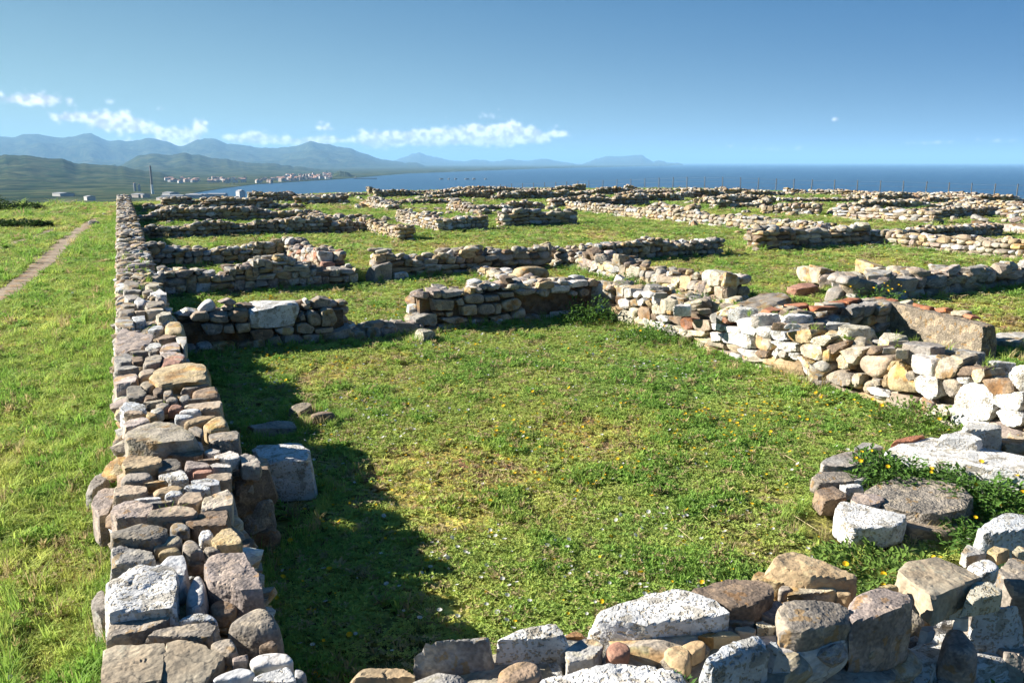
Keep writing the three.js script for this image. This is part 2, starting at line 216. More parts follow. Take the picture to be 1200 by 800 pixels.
// outlines of single stones measured on the walls, centimetres: [stone, kind, level or plane, thickness, outline]
const TRACED = {
  boundary_wall: [
    ['k', 0, 63, 16, [-21, -308, -1, -300, -4, -274, -21, -282]],
    ['k', 0, 63, 15, [-3, -286, 0, -298, 3, -298, 12, -290, 17, -280, 9, -268, -3, -274]],
    ['t', 0, 63, 11, [-21, -314, -20, -325, -10, -323, 1, -318, 1, -315, -9, -311, -18, -313]],
    ['t', 0, 63, 13, [-9, -310, -8, -311, 10, -308, 15, -306, 19, -299, 19, -295, 14, -295, -8, -308]],
    ['w', 0, 68, 30, [-22, -355, -19, -358, 3, -352, 6, -343, 6, -317, -20, -323]],
    ['b', 0, 64, 11, [0, -364, 5, -369, 10, -366, 11, -355, 8, -343, 6, -340]],
    ['g', 0, 63, 13, [-20, -385, -18, -394, -3, -381, -2, -373, -3, -371, -20, -376]],
    ['br', 0, 63, 10, [8, -331, 11, -344, 14, -349, 17, -342, 16, -327, 14, -321, 9, -322]],
    ['br', 0, 63, 7, [5, -314, 9, -316, 14, -314, 18, -309, 18, -307, 10, -311]],
    ['nr', 0, 58, 6, [11, -370, 12, -373, 15, -376, 19, -372, 19, -368, 16, -367]],
    ['n', 0, 58, 7, [-8, -335, -4, -335, 5, -329, 5, -326, 3, -326]],
    ['or', 0, 63, 6, [0, -379, 3, -381, 8, -380, 9, -374, 0, -377]],
    ['gr', 0, 63, 6, [11, -382, 15, -380, 19, -371, 17, -371, 12, -373, 11, -376]],
    ['tr', 0, 63, 6, [19, -372, 21, -375, 25, -373, 26, -367, 21, -368]],
    ['p', 0, 66, 22, [17, -349, 21, -356, 33, -357, 35, -351, 39, -329, 38, -320, 30, -321, 25, -327, 18, -336]],
    ['tr', 0, 66, 24, [20, -300, 27, -305, 33, -307, 39, -303, 40, -298, 41, -289, 40, -285, 38, -285, 29, -290]],
    ['nr', 0, 58, 7, [17, -327, 20, -331, 24, -331, 27, -326, 27, -321, 24, -318, 19, -319]],
    ['tr', 0, 63, 6, [14, -291, 17, -293, 22, -292, 23, -282, 20, -281, 16, -286]],
    ['p', 0, 63, 6, [20, -277, 26, -279, 26, -277, 25, -274, 20, -276]],
    ['wr', 0, 63, 7, [26, -274, 30, -276, 38, -274, 40, -271, 40, -266, 34, -267, 27, -269]],
    ['br', 0, 63, 6, [13, -270, 18, -271, 23, -271, 26, -268, 26, -264, 21, -264, 13, -268]],
    ['w', 0, 63, 7, [26, -261, 27, -263, 38, -264, 39, -258, 39, -254]],
    ['nr', 0, 63, 6, [32, -282, 36, -283, 37, -280, 36, -279]],
    ['br', 0, 50, 6, [42, -276, 43, -281, 45, -279, 46, -275, 43, -273]],
    ['n', 0, 52, 6, [24, -300, 28, -300, 32, -296, 29, -295, 24, -298]],
    ['n', 0, 63, 9, [-10, -535, -8, -540, 2, -537, 4, -531, 3, -526, -7, -530]],
    ['o', 0, 66, 14, [-14, -500, -11, -514, 7, -504, 6, -493, -1, -489, -13, -494]],
    ['t', 0, 63, 6, [0, -494, 6, -498, 8, -495, 6, -491, 1, -492]],
    ['dr', 0, 63, 11, [-16, -488, -12, -495, -1, -490, 1, -481, -1, -476, -15, -481]],
    ['t', 0, 63, 11, [-19, -468, -13, -473, -3, -464, -3, -457, -5, -454, -17, -457, -19, -459]],
    ['p', 0, 66, 14, [-20, -432, -18, -441, -9, -440, -1, -431, -2, -422, -3, -416, -17, -421]],
    ['d', 0, 66, 15, [-20, -402, -19, -409, -8, -410, 3, -399, 4, -395, 3, -386, -4, -387, -19, -395]],
    ['o', 0, 63, 6, [-2, -471, 3, -472, 9, -467, 7, -467]],
    ['w', 0, 63, 10, [4, -479, 17, -482, 19, -466, 11, -469, 8, -473]],
    ['or', 0, 63, 8, [0, -456, 4, -460, 11, -460, 16, -454, 15, -450, 2, -451]],
    ['wr', 0, 63, 6, [6, -449, 9, -453, 14, -451, 15, -445, 11, -444, 6, -446]],
    ['b', 0, 63, 7, [-10, -450, -6, -451, 2, -446, 5, -442, -8, -448]],
    ['g', 0, 63, 6, [0, -440, 1, -440, 6, -439, 11, -436, 9, -436]],
    ['t', 0, 66, 12, [-3, -415, 0, -424, 12, -422, 17, -418, 19, -411, 16, -408, 8, -410]],
    ['t', 0, 63, 9, [11, -436, 17, -446, 24, -442, 24, -434, 20, -429, 13, -434]],
    ['b', 0, 63, 7, [15, -456, 25, -456, 29, -449, 28, -447, 18, -453]],
    ['b', 0, 63, 6, [21, -463, 31, -462, 32, -455, 27, -456, 21, -460]],
    ['d', 0, 63, 10, [4, -485, 8, -505, 15, -502, 17, -494, 15, -487, 9, -485]],
    ['p', 0, 63, 10, [18, -486, 21, -497, 31, -489, 33, -484, 31, -481, 24, -482]],
    ['r', 0, 63, 6, [22, -473, 25, -478, 33, -476, 33, -471, 28, -471]],
    ['n', 0, 63, 10, [10, -516, 31, -514, 31, -506, 25, -504, 17, -508, 11, -512]],
    ['b', 0, 63, 6, [16, -528, 20, -530, 32, -529, 30, -524, 21, -525]],
    ['gr', 0, 63, 6, [0, -415, 2, -417, 5, -415, 4, -413, 1, -414]],
    ['tr', 0, 63, 6, [3, -412, 6, -414, 11, -411, 10, -409, 5, -410]],
    ['gr', 0, 63, 6, [6, -404, 8, -408, 12, -407, 15, -399, 14, -397, 8, -400]],
    ['kr', 0, 63, 7, [-2, -384, 0, -390, 4, -395, 9, -394, 11, -389, 9, -384]],
    ['dr', 0, 63, 7, [10, -379, 12, -387, 15, -387, 18, -379, 18, -372, 14, -371, 11, -375]],
    ['wr', 0, 63, 6, [18, -387, 20, -393, 24, -393, 25, -388, 23, -383, 19, -384]],
    ['r', 0, 36, 9, [-26, -586, -24, -598, -18, -598, -17, -589, -24, -573]],
    ['wr', 0, 42, 6, [-22, -562, -20, -570, -17, -571, -17, -553, -21, -555]],
    ['g', 0, 12, 18, [-43, -611, -38, -637, -30, -648, -28, -633, -31, -621, -39, -605]],
    ['p', 0, 24, 20, [-36, -565, -32, -578, -20, -580, -19, -568, -27, -530, -32, -528, -36, -550]],
    ['g', 0, 14, 18, [-34, -439, -31, -450, -29, -450, -27, -427, -30, -422, -34, -430]],
    ['t', 0, 66, 30, [21, -420, 23, -429, 38, -437, 39, -431, 36, -414, 24, -417]],
    ['n', 0, 63, 14, [14, -407, 23, -418, 35, -414, 35, -395, 29, -395, 18, -399]],
    ['o', 0, 65, 10, [23, -375, 29, -386, 33, -386, 35, -378, 36, -370, 35, -365, 25, -369]],
    ['w', 0, 63, 9, [37, -498, 46, -504, 50, -497, 50, -490, 45, -488, 38, -494]],
    ['w', 0, 63, 6, [32, -510, 36, -513, 41, -507, 40, -504, 36, -503, 33, -506]],
    ['w', 0, 63, 7, [33, -484, 37, -486, 44, -478, 43, -475, 34, -480]],
    ['t', 0, 63, 9, [29, -466, 34, -470, 42, -465, 41, -455, 35, -457]],
    ['b', 0, 63, 8, [22, -462, 32, -462, 35, -456, 34, -450, 30, -450, 23, -457]],
    ['n', 0, 63, 6, [28, -497, 34, -496, 40, -491]],
    ['g', 0, 45, 11, [38, -437, 43, -480, 44, -476, 41, -428, 39, -423]],
    ['g', 0, 60, 10, [51, -497, 55, -501, 61, -494, 62, -485, 60, -478, 51, -484]],
    ['o', 0, 68, 20, [8, -698, 13, -724, 23, -729, 47, -732, 52, -701, 51, -676, 38, -673, 14, -680]],
    ['t', 0, 63, 13, [28, -668, 37, -678, 50, -685, 50, -674, 35, -664]],
    ['nr', 0, 63, 16, [35, -655, 42, -665, 55, -666, 56, -653, 55, -635, 44, -641]],
    ['gr', 0, 63, 8, [25, -641, 27, -650, 32, -653, 34, -641, 31, -634, 26, -636]],
    ['dr', 0, 63, 6, [33, -636, 38, -636, 43, -632]],
    ['t', 0, 63, 17, [26, -622, 32, -624, 54, -623, 53, -610, 51, -598, 39, -606]],
    ['br', 0, 63, 9, [23, -607, 27, -611, 34, -611, 38, -603, 36, -598, 28, -603]],
    ['br', 0, 63, 8, [19, -592, 21, -599, 30, -595, 32, -589, 25, -586, 19, -589]],
    ['or', 0, 63, 13, [24, -579, 36, -591, 47, -588, 47, -582, 34, -572, 25, -575]],
    ['or', 0, 63, 14, [36, -568, 44, -581, 51, -583, 53, -567, 52, -556, 46, -555, 39, -557]],
    ['tr', 0, 63, 9, [26, -563, 31, -566, 35, -558, 34, -546, 32, -545]],
    ['t', 0, 63, 13, [37, -541, 44, -546, 56, -545, 56, -537, 54, -522, 46, -523, 38, -528]],
    ['k', 0, 70, 20, [-11, -545, -8, -555, 5, -567, 18, -559, 27, -533, 30, -518, 20, -515, 5, -516, -10, -529]],
    ['p', 0, 63, 11, [-14, -592, -10, -602, 1, -602, 2, -591, -8, -584, -13, -585]],
    ['b', 0, 63, 14, [-16, -629, -13, -643, -6, -646, 1, -631, 2, -620, -12, -618]],
    ['t', 0, 63, 9, [-13, -618, -9, -625, 1, -616, 1, -611, -7, -613]],
    ['kr', 0, 63, 6, [1, -606, 3, -614, 7, -609, 8, -601, 3, -601]],
    ['gr', 0, 63, 8, [4, -619, 9, -625, 13, -620, 13, -611, 10, -608, 6, -611]],
    ['tr', 0, 63, 7, [8, -631, 14, -635, 18, -629, 16, -623, 13, -623]],
    ['rr', 0, 63, 8, [16, -615, 19, -628, 24, -627, 27, -616, 24, -612]],
    ['tr', 0, 63, 7, [16, -641, 20, -651, 24, -644, 24, -636, 20, -636]],
    ['tr', 0, 63, 6, [15, -656, 16, -668, 22, -668, 22, -658, 19, -653]],
    ['nr', 0, 63, 8, [8, -674, 12, -685, 16, -678, 15, -664, 10, -665]],
    ['d', 0, 63, 15, [-11, -682, -9, -697, -1, -693, 3, -672, 1, -654, -11, -660]],
    ['kr', 0, 63, 12, [-1, -702, 4, -712, 10, -703, 11, -693, 6, -682, 1, -687]],
    ['n', 0, 63, 7, [1, -650, 3, -661, 8, -657, 10, -649, 2, -646]],
    ['k', 0, 63, 6, [0, -641, 8, -644, 14, -644, 13, -638, 5, -637]],
    ['tr', 0, 63, 14, [-1, -739, 3, -755, 13, -753, 14, -743, 9, -728, -1, -722]],
    ['g', 0, 63, 11, [-20, -759, -18, -771, -5, -771, 0, -757, -5, -754, -17, -755]],
    ['p', 0, 63, 17, [-20, -722, -18, -743, -5, -742, -2, -724, -3, -707, -11, -702, -18, -702]],
    ['or', 0, 67, 20, [28, -922, 33, -952, 48, -952, 49, -924, 47, -891, 30, -897]],
    ['g', 0, 63, 20, [-20, -1009, -18, -1028, -3, -1021, -1, -993, -2, -962, -19, -960]],
    ['b', 0, 63, 14, [-2, -1025, 12, -1022, 12, -993, 1, -989, -1, -999]],
    ['p', 0, 63, 20, [-19, -899, -15, -950, 15, -901, 14, -872, -3, -844, -19, -846]],
    ['b', 0, 63, 14, [12, -933, 19, -956, 28, -952, 28, -922, 18, -927]],
    ['n', 0, 63, 15, [19, -883, 27, -900, 38, -898, 39, -883, 22, -870]],
    ['g', 0, 63, 17, [37, -882, 42, -893, 48, -887, 45, -845, 41, -823]],
    ['p', 0, 63, 19, [19, -819, 24, -844, 36, -861, 38, -843, 37, -819, 21, -809]],
    ['w', 0, 63, 12, [7, -840, 12, -855, 21, -856, 22, -841, 11, -832]],
    ['t', 0, 63, 7, [11, -822, 15, -834, 19, -824, 16, -818]],
    ['p', 0, 63, 20, [19, -796, 23, -813, 34, -815, 40, -795, 38, -771, 33, -766]],
    ['r', 0, 63, 17, [17, -762, 18, -783, 33, -790, 39, -778, 33, -760, 20, -757]],
    ['t', 0, 63, 9, [-7, -825, 3, -833, 9, -826, 7, -819, -3, -821]],
    ['g', 0, 63, 19, [-21, -788, -20, -813, -10, -831, -4, -810, -5, -784, -19, -776]],
    ['t', 0, 63, 16, [3, -768, 6, -794, 14, -805, 20, -797, 17, -772, 6, -764]],
    ['n', 0, 63, 10, [-6, -785, -5, -806, 4, -804, 4, -784, -4, -778]],
    ['d', 0, 63, 17, [-16, -1072, -15, -1091, 1, -1079, 1, -1048, -16, -1049]],
    ['t', 0, 63, 14, [-13, -1115, -8, -1134, 4, -1119, 4, -1104, -10, -1107]],
    ['br', 0, 63, 18, [2, -1148, 8, -1176, 17, -1148, 14, -1121, 4, -1126]],
    ['g', 0, 63, 20, [-9, -1183, -7, -1207, 9, -1194, 8, -1167, -6, -1152]],
    ['t', 0, 63, 20, [14, -1087, 18, -1133, 37, -1134, 36, -1098, 18, -1079]],
    ['t', 0, 63, 16, [13, -1056, 19, -1069, 34, -1077, 34, -1055, 17, -1046]],
    ['c', 0, 63, 14, [24, -1020, 31, -1040, 41, -1036, 41, -1018, 27, -1010]],
    ['t', 0, 63, 8, [0, -1063, 13, -1063, 13, -1050, 3, -1053]],
    ['w', 0, 63, 20, [24, -1206, 39, -1248, 43, -1206, 41, -1163, 30, -1176]],
    ['t', 0, 63, 14, [13, -1224, 26, -1241, 29, -1220, 15, -1210]],
    ['g', 0, 63, 17, [-10, -1250, 2, -1259, 13, -1235, 11, -1225, -9, -1234]],
    ['d', 0, 63, 20, [-8, -1312, -6, -1347, 12, -1325, 14, -1292, 2, -1280]],
    ['c', 0, 63, 20, [19, -1282, 27, -1316, 37, -1299, 38, -1268, 27, -1262]],
  ],
  front_wall: [
    ['o', 0, 58, 35, [57, -257, 72, -257, 78, -253, 81, -247, 80, -244, 57, -255]],
    ['g', 0, 68, 40, [82, -251, 84, -253, 105, -247, 109, -243, 109, -239]],
    ['w', 0, 66, 26, [111, -242, 112, -244, 118, -244, 135, -240, 135, -231]],
    ['nr', 0, 64, 9, [104, -227, 108, -230, 116, -230, 120, -225, 117, -218, 109, -218, 104, -222]],
    ['W', 0, 66, 20, [151, -241, 154, -242, 193, -242, 201, -225, 200, -217, 192, -219, 167, -226, 152, -238]],
    ['W', 0, 64, 30, [111, -209, 115, -218, 138, -214, 150, -210, 161, -200, 164, -192, 128, -198]],
    ['g', 0, 62, 9, [131, -223, 133, -228, 136, -232, 141, -234, 148, -233, 149, -229, 145, -224, 140, -221]],
    ['rr', 0, 62, 6, [147, -223, 150, -226, 155, -227, 157, -223, 155, -219, 150, -218, 147, -219]],
    ['o', 0, 58, 6, [151, -240, 154, -241, 156, -241, 157, -238, 156, -236, 153, -237]],
    ['n', 0, 55, 6, [144, -248, 146, -249, 150, -246, 151, -245, 147, -246, 144, -247]],
    ['n', 0, 66, 24, [198, -240, 212, -240, 222, -238, 230, -232, 229, -224, 226, -221, 215, -218, 204, -223, 199, -236]],
    ['tr', 0, 60, 6, [203, -222, 206, -222, 214, -218, 213, -217, 204, -221]],
    ['or', 0, 60, 6, [192, -216, 196, -217, 201, -215, 202, -212, 197, -213, 192, -215]],
    ['t', 0, 60, 6, [202, -216, 209, -214, 210, -212, 210, -211, 205, -214]],
    ['or', 0, 60, 7, [168, -215, 172, -218, 177, -217, 178, -212, 174, -207, 171, -205, 168, -210]],
    ['or', 0, 60, 6, [177, -217, 184, -217, 186, -214, 184, -211, 177, -210]],
    ['o', 0, 60, 6, [187, -218, 191, -218, 194, -217, 191, -215, 189, -216]],
    ['p', 0, 60, 9, [219, -222, 226, -225, 234, -225, 234, -222, 223, -212, 221, -214]],
    ['c', 0, 60, 6, [212, -213, 214, -216, 217, -216, 219, -210, 216, -211]],
    ['b', 0, 69, 50, [170, -198, 178, -200, 196, -198, 196, -191, 172, -191]],
    ['b', 0, 69, 50, [197, -198, 203, -197, 208, -192, 207, -191, 199, -194]],
    ['o', 0, 66, 22, [242, -241, 253, -243, 263, -244, 265, -240, 272, -220, 267, -217, 259, -221, 250, -227, 247, -232]],
    ['o', 0, 60, 9, [237, -244, 244, -247, 247, -242, 251, -234, 249, -233, 243, -235]],
    ['gr', 0, 60, 6, [240, -231, 244, -233, 247, -231, 245, -228, 240, -229]],
    ['c', 0, 60, 10, [242, -227, 250, -231, 263, -220, 261, -218, 247, -224]],
    ['t', 0, 66, 26, [214, -203, 223, -214, 227, -216, 237, -213, 247, -207, 249, -201, 245, -197, 218, -199]],
    ['o', 0, 60, 6, [260, -217, 261, -222, 266, -215, 263, -214]],
    ['p', 0, 64, 28, [244, -195, 254, -206, 265, -210, 284, -203, 276, -194, 261, -193, 248, -194]],
    ['k', 0, 62, 12, [290, -194, 296, -215, 306, -219, 324, -219, 326, -212, 326, -198]],
    ['or', 0, 60, 6, [283, -213, 288, -213, 289, -210, 287, -210, 283, -212]],
    ['wr', 0, 60, 8, [333, -209, 343, -211, 349, -209, 347, -203, 340, -200, 334, -202]],
    ['c', 0, 60, 9, [308, -192, 321, -198, 328, -195, 327, -189, 323, -187, 309, -189]],
    ['w', 0, 50, 6, [309, -200, 315, -200, 319, -197, 315, -197]],
    ['b', 0, 45, 35, [325, -201, 332, -200, 344, -195, 351, -190, 348, -190]],
    ['t', 0, 50, 36, [353, -199, 355, -205, 361, -211, 379, -217, 386, -209, 359, -193]],
    ['w', 0, 45, 6, [312, -198, 316, -199, 320, -197, 317, -195]],
    ['pr', 0, 40, 50, [296, -193, 303, -198, 310, -200, 319, -197, 315, -189, 309, -183, 302, -182]],
    ['g', 0, 25, 40, [291, -189, 296, -193, 307, -197, 312, -192, 313, -183, 309, -180]],
    ['g', 0, 25, 40, [337, -189, 338, -197, 347, -198, 357, -193, 343, -184]],
    ['o', 0, 50, 6, [375, -226, 383, -228, 386, -222, 375, -221]],
    ['g', 0, 50, 7, [361, -227, 362, -231, 372, -235, 374, -229, 372, -225]],
    ['c', 0, 50, 6, [386, -220, 395, -222, 394, -217, 387, -218]],
    ['b', 0, 40, 6, [297, -203, 301, -205, 305, -204, 304, -201, 299, -201]],
  ],
  ring: [
    ['W', 0, 16, 16, [397, -324, 399, -336, 407, -347, 420, -354, 427, -347, 436, -331, 441, -322, 424, -314]],
    ['n', 0, 13, 13, [417, -367, 425, -383, 441, -381, 440, -368, 434, -363]],
    ['t', 0, 14, 10, [432, -389, 435, -395, 451, -404, 468, -397, 474, -386, 459, -382]],
    ['g', 0, 15, 10, [461, -409, 464, -414, 477, -420, 507, -425, 510, -408, 480, -399]],
    ['g', 0, 15, 10, [515, -427, 532, -433, 539, -430, 539, -418, 523, -420]],
    ['t', 0, 12, 10, [489, -397, 490, -402, 512, -409, 525, -409, 516, -401]],
    ['w', 0, 13, 10, [447, -382, 461, -376, 460, -370, 448, -375]],
    ['w', 0, 13, 10, [463, -382, 474, -384, 478, -382, 469, -379]],
    ['p', 0, 15, 12, [430, -355, 442, -362, 453, -354, 451, -346, 439, -343, 430, -350]],
    ['t', 0, 12, 10, [444, -343, 453, -345, 464, -340, 459, -334, 449, -336]],
    ['q', 0, 15, 20, [442, -350, 456, -365, 499, -376, 511, -360, 516, -336, 504, -320, 484, -311, 460, -318, 448, -334]],
    ['t', 0, 7, 12, [445, -318, 449, -331, 467, -338, 484, -316, 480, -306, 459, -304]],
    ['W', 0, 22, 22, [523, -403, 565, -410, 581, -406, 603, -328, 574, -310, 551, -345]],
    ['w', 0, 32, 24, [589, -386, 597, -394, 613, -402, 627, -381, 619, -376, 600, -379]],
    ['w', 0, 30, 20, [561, -390, 598, -393, 585, -369, 578, -368]],
    ['T', 0, 22, 12, [538, -412, 546, -415, 575, -409, 554, -405]],
    ['b', 0, 30, 30, [436, -266, 439, -273, 456, -276, 471, -277, 479, -265, 462, -253, 447, -259]],
    ['t', 0, 20, 17, [621, -371, 629, -384, 645, -384, 654, -368, 635, -360]],
  ],
  right_wall: [
    ['g', 1, 675, 28, [-1025, 50, -1017, 39, -1002, 41, -1001, 55, -1014, 54]],
    ['w', 1, 675, 28, [-1018, 34, -1013, 23, -993, 24, -988, 34, -999, 39]],
    ['g', 1, 675, 28, [-1002, 41, -994, 39, -980, 44, -984, 54, -1001, 53]],
    ['w', 1, 675, 28, [-981, 48, -977, 44, -965, 47, -958, 53, -969, 54]],
    ['b', 1, 675, 28, [-963, 53, -951, 47, -939, 48, -929, 55, -939, 58]],
    ['c', 1, 675, 28, [-990, 23, -984, 17, -971, 17, -964, 27, -976, 28]],
    ['n', 1, 675, 28, [-968, 16, -960, 12, -942, 13, -931, 19, -938, 33, -954, 34]],
    ['t', 1, 675, 28, [-985, 36, -980, 29, -964, 32, -968, 42]],
    ['w', 1, 675, 28, [-964, 41, -963, 34, -956, 35, -947, 44, -952, 47]],
    ['w', 1, 675, 28, [-933, 49, -928, 41, -920, 44, -925, 51]],
    ['o', 1, 675, 28, [-946, 41, -941, 36, -932, 37, -936, 45]],
    ['c', 1, 675, 28, [-931, 38, -926, 28, -915, 30, -916, 43]],
    ['t', 1, 675, 28, [-914, 41, -912, 30, -898, 32, -896, 41]],
    ['w', 1, 675, 28, [-919, 24, -911, 20, -892, 21, -889, 29, -909, 29]],
    ['n', 1, 675, 28, [-887, 25, -868, 21, -862, 24, -859, 36, -886, 31]],
    ['r', 1, 675, 28, [-861, 28, -860, 21, -850, 18, -840, 23, -841, 34, -854, 33]],
    ['t', 1, 675, 28, [-840, 33, -838, 22, -823, 22, -801, 28, -802, 38]],
    ['g', 1, 675, 28, [-803, 47, -800, 37, -782, 39, -775, 52, -786, 53]],
    ['r', 1, 675, 28, [-783, 46, -781, 39, -773, 39, -768, 46, -772, 53]],
    ['w', 1, 675, 28, [-799, 34, -797, 28, -778, 29, -780, 38]],
    ['w', 1, 675, 28, [-799, 25, -796, 14, -778, 19, -779, 26]],
    ['o', 1, 675, 28, [-896, 40, -894, 32, -885, 33, -883, 39]],
    ['n', 1, 675, 28, [-930, 27, -928, 18, -920, 21, -919, 28]],
    ['c', 1, 675, 28, [-960, 13, -954, 8, -919, 10, -920, 16]],
    ['c', 1, 675, 28, [-887, 18, -881, 11, -849, 11, -850, 17]],
    ['c', 1, 675, 28, [-847, 17, -844, 11, -815, 15, -806, 23]],
    ['w', 1, 675, 28, [-753, 45, -748, 40, -715, 37, -715, 52, -723, 56, -745, 51]],
    ['w', 1, 675, 28, [-714, 44, -713, 38, -696, 36, -695, 50, -705, 49]],
    ['b', 1, 675, 28, [-693, 48, -692, 38, -677, 37, -665, 41, -666, 48, -687, 52]],
    ['w', 1, 675, 28, [-778, 17, -758, 17, -724, 18, -722, 33, -762, 31, -778, 25]],
    ['t', 1, 675, 28, [-722, 34, -715, 21, -696, 21, -689, 28, -693, 34, -710, 37]],
    ['w', 1, 675, 28, [-687, 35, -676, 31, -662, 27, -649, 30, -649, 40]],
    ['c', 1, 675, 28, [-646, 39, -645, 28, -622, 27, -614, 33, -614, 43, -635, 42]],
    ['o', 1, 675, 28, [-665, 49, -659, 41, -634, 44, -629, 59]],
    ['c', 1, 675, 28, [-632, 46, -620, 43, -611, 46, -602, 57, -611, 58, -626, 52]],
    ['w', 1, 675, 28, [-789, 28, -776, 29, -775, 37, -789, 34]],
    ['w', 1, 675, 28, [-774, 31, -746, 34, -746, 39, -773, 37]],
    ['w', 1, 675, 28, [-744, 33, -723, 34, -723, 38, -744, 37]],
    ['w', 1, 675, 28, [-751, 14, -739, 8, -721, 8, -717, 16]],
    ['n', 1, 675, 28, [-713, 19, -708, 12, -693, 17, -696, 22]],
    ['w', 1, 675, 28, [-689, 21, -682, 17, -678, 28, -682, 30]],
    ['g', 1, 675, 28, [-679, 20, -673, 17, -665, 21, -664, 28, -674, 27]],
    ['w', 1, 675, 28, [-662, 26, -657, 22, -651, 21, -648, 29]],
    ['c', 1, 675, 28, [-651, 24, -640, 19, -628, 16, -629, 22, -638, 26]],
    ['gr', 1, 675, 28, [-626, 21, -620, 15, -608, 15, -603, 24, -609, 29, -618, 27]],
    ['o', 1, 675, 28, [-611, 38, -609, 29, -602, 30, -604, 41]],
    ['t', 1, 675, 28, [-603, 15, -600, 9, -579, 9, -572, 13, -574, 22, -594, 21]],
    ['c', 1, 675, 28, [-594, 34, -590, 25, -579, 26, -579, 33, -588, 40]],
    ['n', 1, 675, 28, [-612, 44, -597, 39, -591, 44, -577, 56, -592, 53]],
    ['t', 1, 675, 28, [-590, 44, -580, 35, -570, 34, -560, 53, -574, 52]],
    ['tr', 1, 675, 28, [-566, 33, -560, 28, -542, 26, -533, 33, -527, 50, -543, 50, -560, 44]],
    ['nr', 1, 675, 28, [-557, 49, -555, 47, -546, 49, -540, 55, -544, 58, -553, 56]],
    ['o', 1, 675, 28, [-528, 34, -527, 25, -521, 19, -498, 23, -498, 32, -510, 44, -518, 49]],
    ['o', 1, 675, 28, [-534, 23, -532, 19, -527, 20, -529, 32, -533, 31]],
    ['o', 1, 675, 28, [-532, 38, -527, 36, -520, 48, -526, 47]],
    ['t', 1, 675, 28, [-509, 40, -506, 31, -497, 36, -500, 42]],
    ['w', 1, 675, 28, [-506, 54, -500, 42, -478, 42, -480, 59, -503, 59]],
    ['W', 1, 675, 28, [-497, 35, -494, 26, -481, 20, -473, 26, -475, 41, -493, 39]],
    ['t', 1, 675, 28, [-548, 18, -544, 17, -535, 20, -536, 25, -545, 24]],
    ['w', 1, 675, 28, [-551, 13, -543, 8, -523, 9, -524, 13, -539, 17]],
    ['c', 1, 675, 28, [-571, 17, -570, 13, -562, 14, -562, 24, -569, 23]],
    ['t', 1, 675, 28, [-477, 46, -473, 43, -462, 48, -451, 68, -460, 67, -475, 58]],
    ['nr', 1, 675, 28, [-458, 54, -456, 48, -446, 51, -433, 60, -436, 61, -454, 58]],
    ['c', 1, 675, 28, [-444, 51, -441, 47, -433, 49, -429, 56, -432, 60, -443, 57]],
    ['w', 1, 675, 28, [-456, 45, -454, 42, -445, 44, -444, 50, -453, 48]],
    ['t', 1, 675, 28, [-469, 38, -466, 31, -459, 28, -456, 31, -454, 42, -466, 45]],
    ['w', 1, 675, 28, [-455, 29, -454, 22, -447, 17, -434, 15, -421, 20, -419, 29, -421, 41, -427, 46, -436, 46, -449, 43]],
    ['w', 1, 675, 28, [-420, 39, -418, 32, -413, 29, -394, 34, -396, 49, -416, 43]],
    ['w', 1, 675, 28, [-416, 26, -410, 19, -397, 19, -393, 26, -393, 32, -414, 28]],
    ['n', 1, 675, 28, [-431, 50, -421, 41, -404, 49, -403, 55, -410, 57]],
    ['w', 1, 675, 28, [-409, 59, -401, 51, -393, 52, -395, 73, -404, 69]],
    ['c', 0, 62, 14, [635, -856, 655, -863, 651, -840, 644, -837, 636, -847]],
    ['w', 0, 62, 14, [619, -807, 637, -816, 647, -808, 638, -798, 623, -805]],
    ['g', 0, 62, 18, [692, -960, 694, -979, 710, -971, 717, -945, 706, -948]],
    ['g', 0, 62, 8, [658, -905, 673, -904, 675, -895]],
    ['w', 0, 62, 17, [671, -764, 694, -766, 704, -743, 691, -745, 679, -752]],
    ['w', 0, 62, 16, [670, -721, 688, -725, 702, -703, 692, -705, 675, -713]],
    ['w', 0, 62, 20, [697, -697, 722, -713, 730, -696, 734, -683, 711, -687]],
    ['w', 0, 62, 6, [664, -660, 674, -658, 676, -651]],
    ['n', 0, 62, 9, [653, -669, 663, -671, 669, -657, 660, -663]],
    ['w', 0, 62, 15, [706, -641, 718, -649, 737, -632, 732, -629, 712, -637]],
    ['c', 0, 62, 11, [699, -615, 717, -621, 723, -618, 711, -607, 700, -612]],
    ['k', 0, 62, 12, [683, -644, 703, -652, 711, -648, 699, -638, 686, -642]],
    ['c', 0, 66, 20, [686, -605, 704, -613, 722, -597, 723, -587, 702, -586, 689, -594]],
    ['c', 0, 62, 20, [696, -549, 702, -566, 722, -578, 733, -562, 729, -553, 706, -547]],
    ['g', 0, 66, 20, [680, -519, 707, -528, 715, -507, 700, -491, 685, -494, 681, -507]],
    ['c', 0, 62, 9, [664, -514, 673, -520, 683, -515, 675, -510]],
    ['g', 0, 62, 6, [660, -528, 664, -528, 675, -527, 671, -521]],
    ['w', 0, 62, 12, [698, -447, 711, -447, 719, -439, 722, -431, 715, -433, 701, -440]],
    ['g', 0, 64, 13, [707, -483, 719, -487, 724, -475, 725, -463, 715, -467]],
  ],
  white_block_wall: [
    ['W', 2, -1075, 50, [137, 45, 138, 33, 142, 27, 197, 26, 205, 49, 200, 53, 167, 55, 144, 52]],
    ['t', 2, -1075, 28, [65, 46, 68, 41, 84, 39, 87, 44, 85, 52, 69, 51]],
    ['t', 2, -1075, 28, [88, 48, 89, 38, 109, 38, 110, 47]],
    ['n', 2, -1075, 28, [111, 46, 113, 38, 133, 35, 137, 42, 135, 51, 122, 51]],
    ['g', 2, -1075, 28, [78, 35, 83, 23, 101, 23, 103, 34, 84, 37]],
    ['t', 2, -1075, 28, [103, 23, 118, 21, 117, 33, 104, 32]],
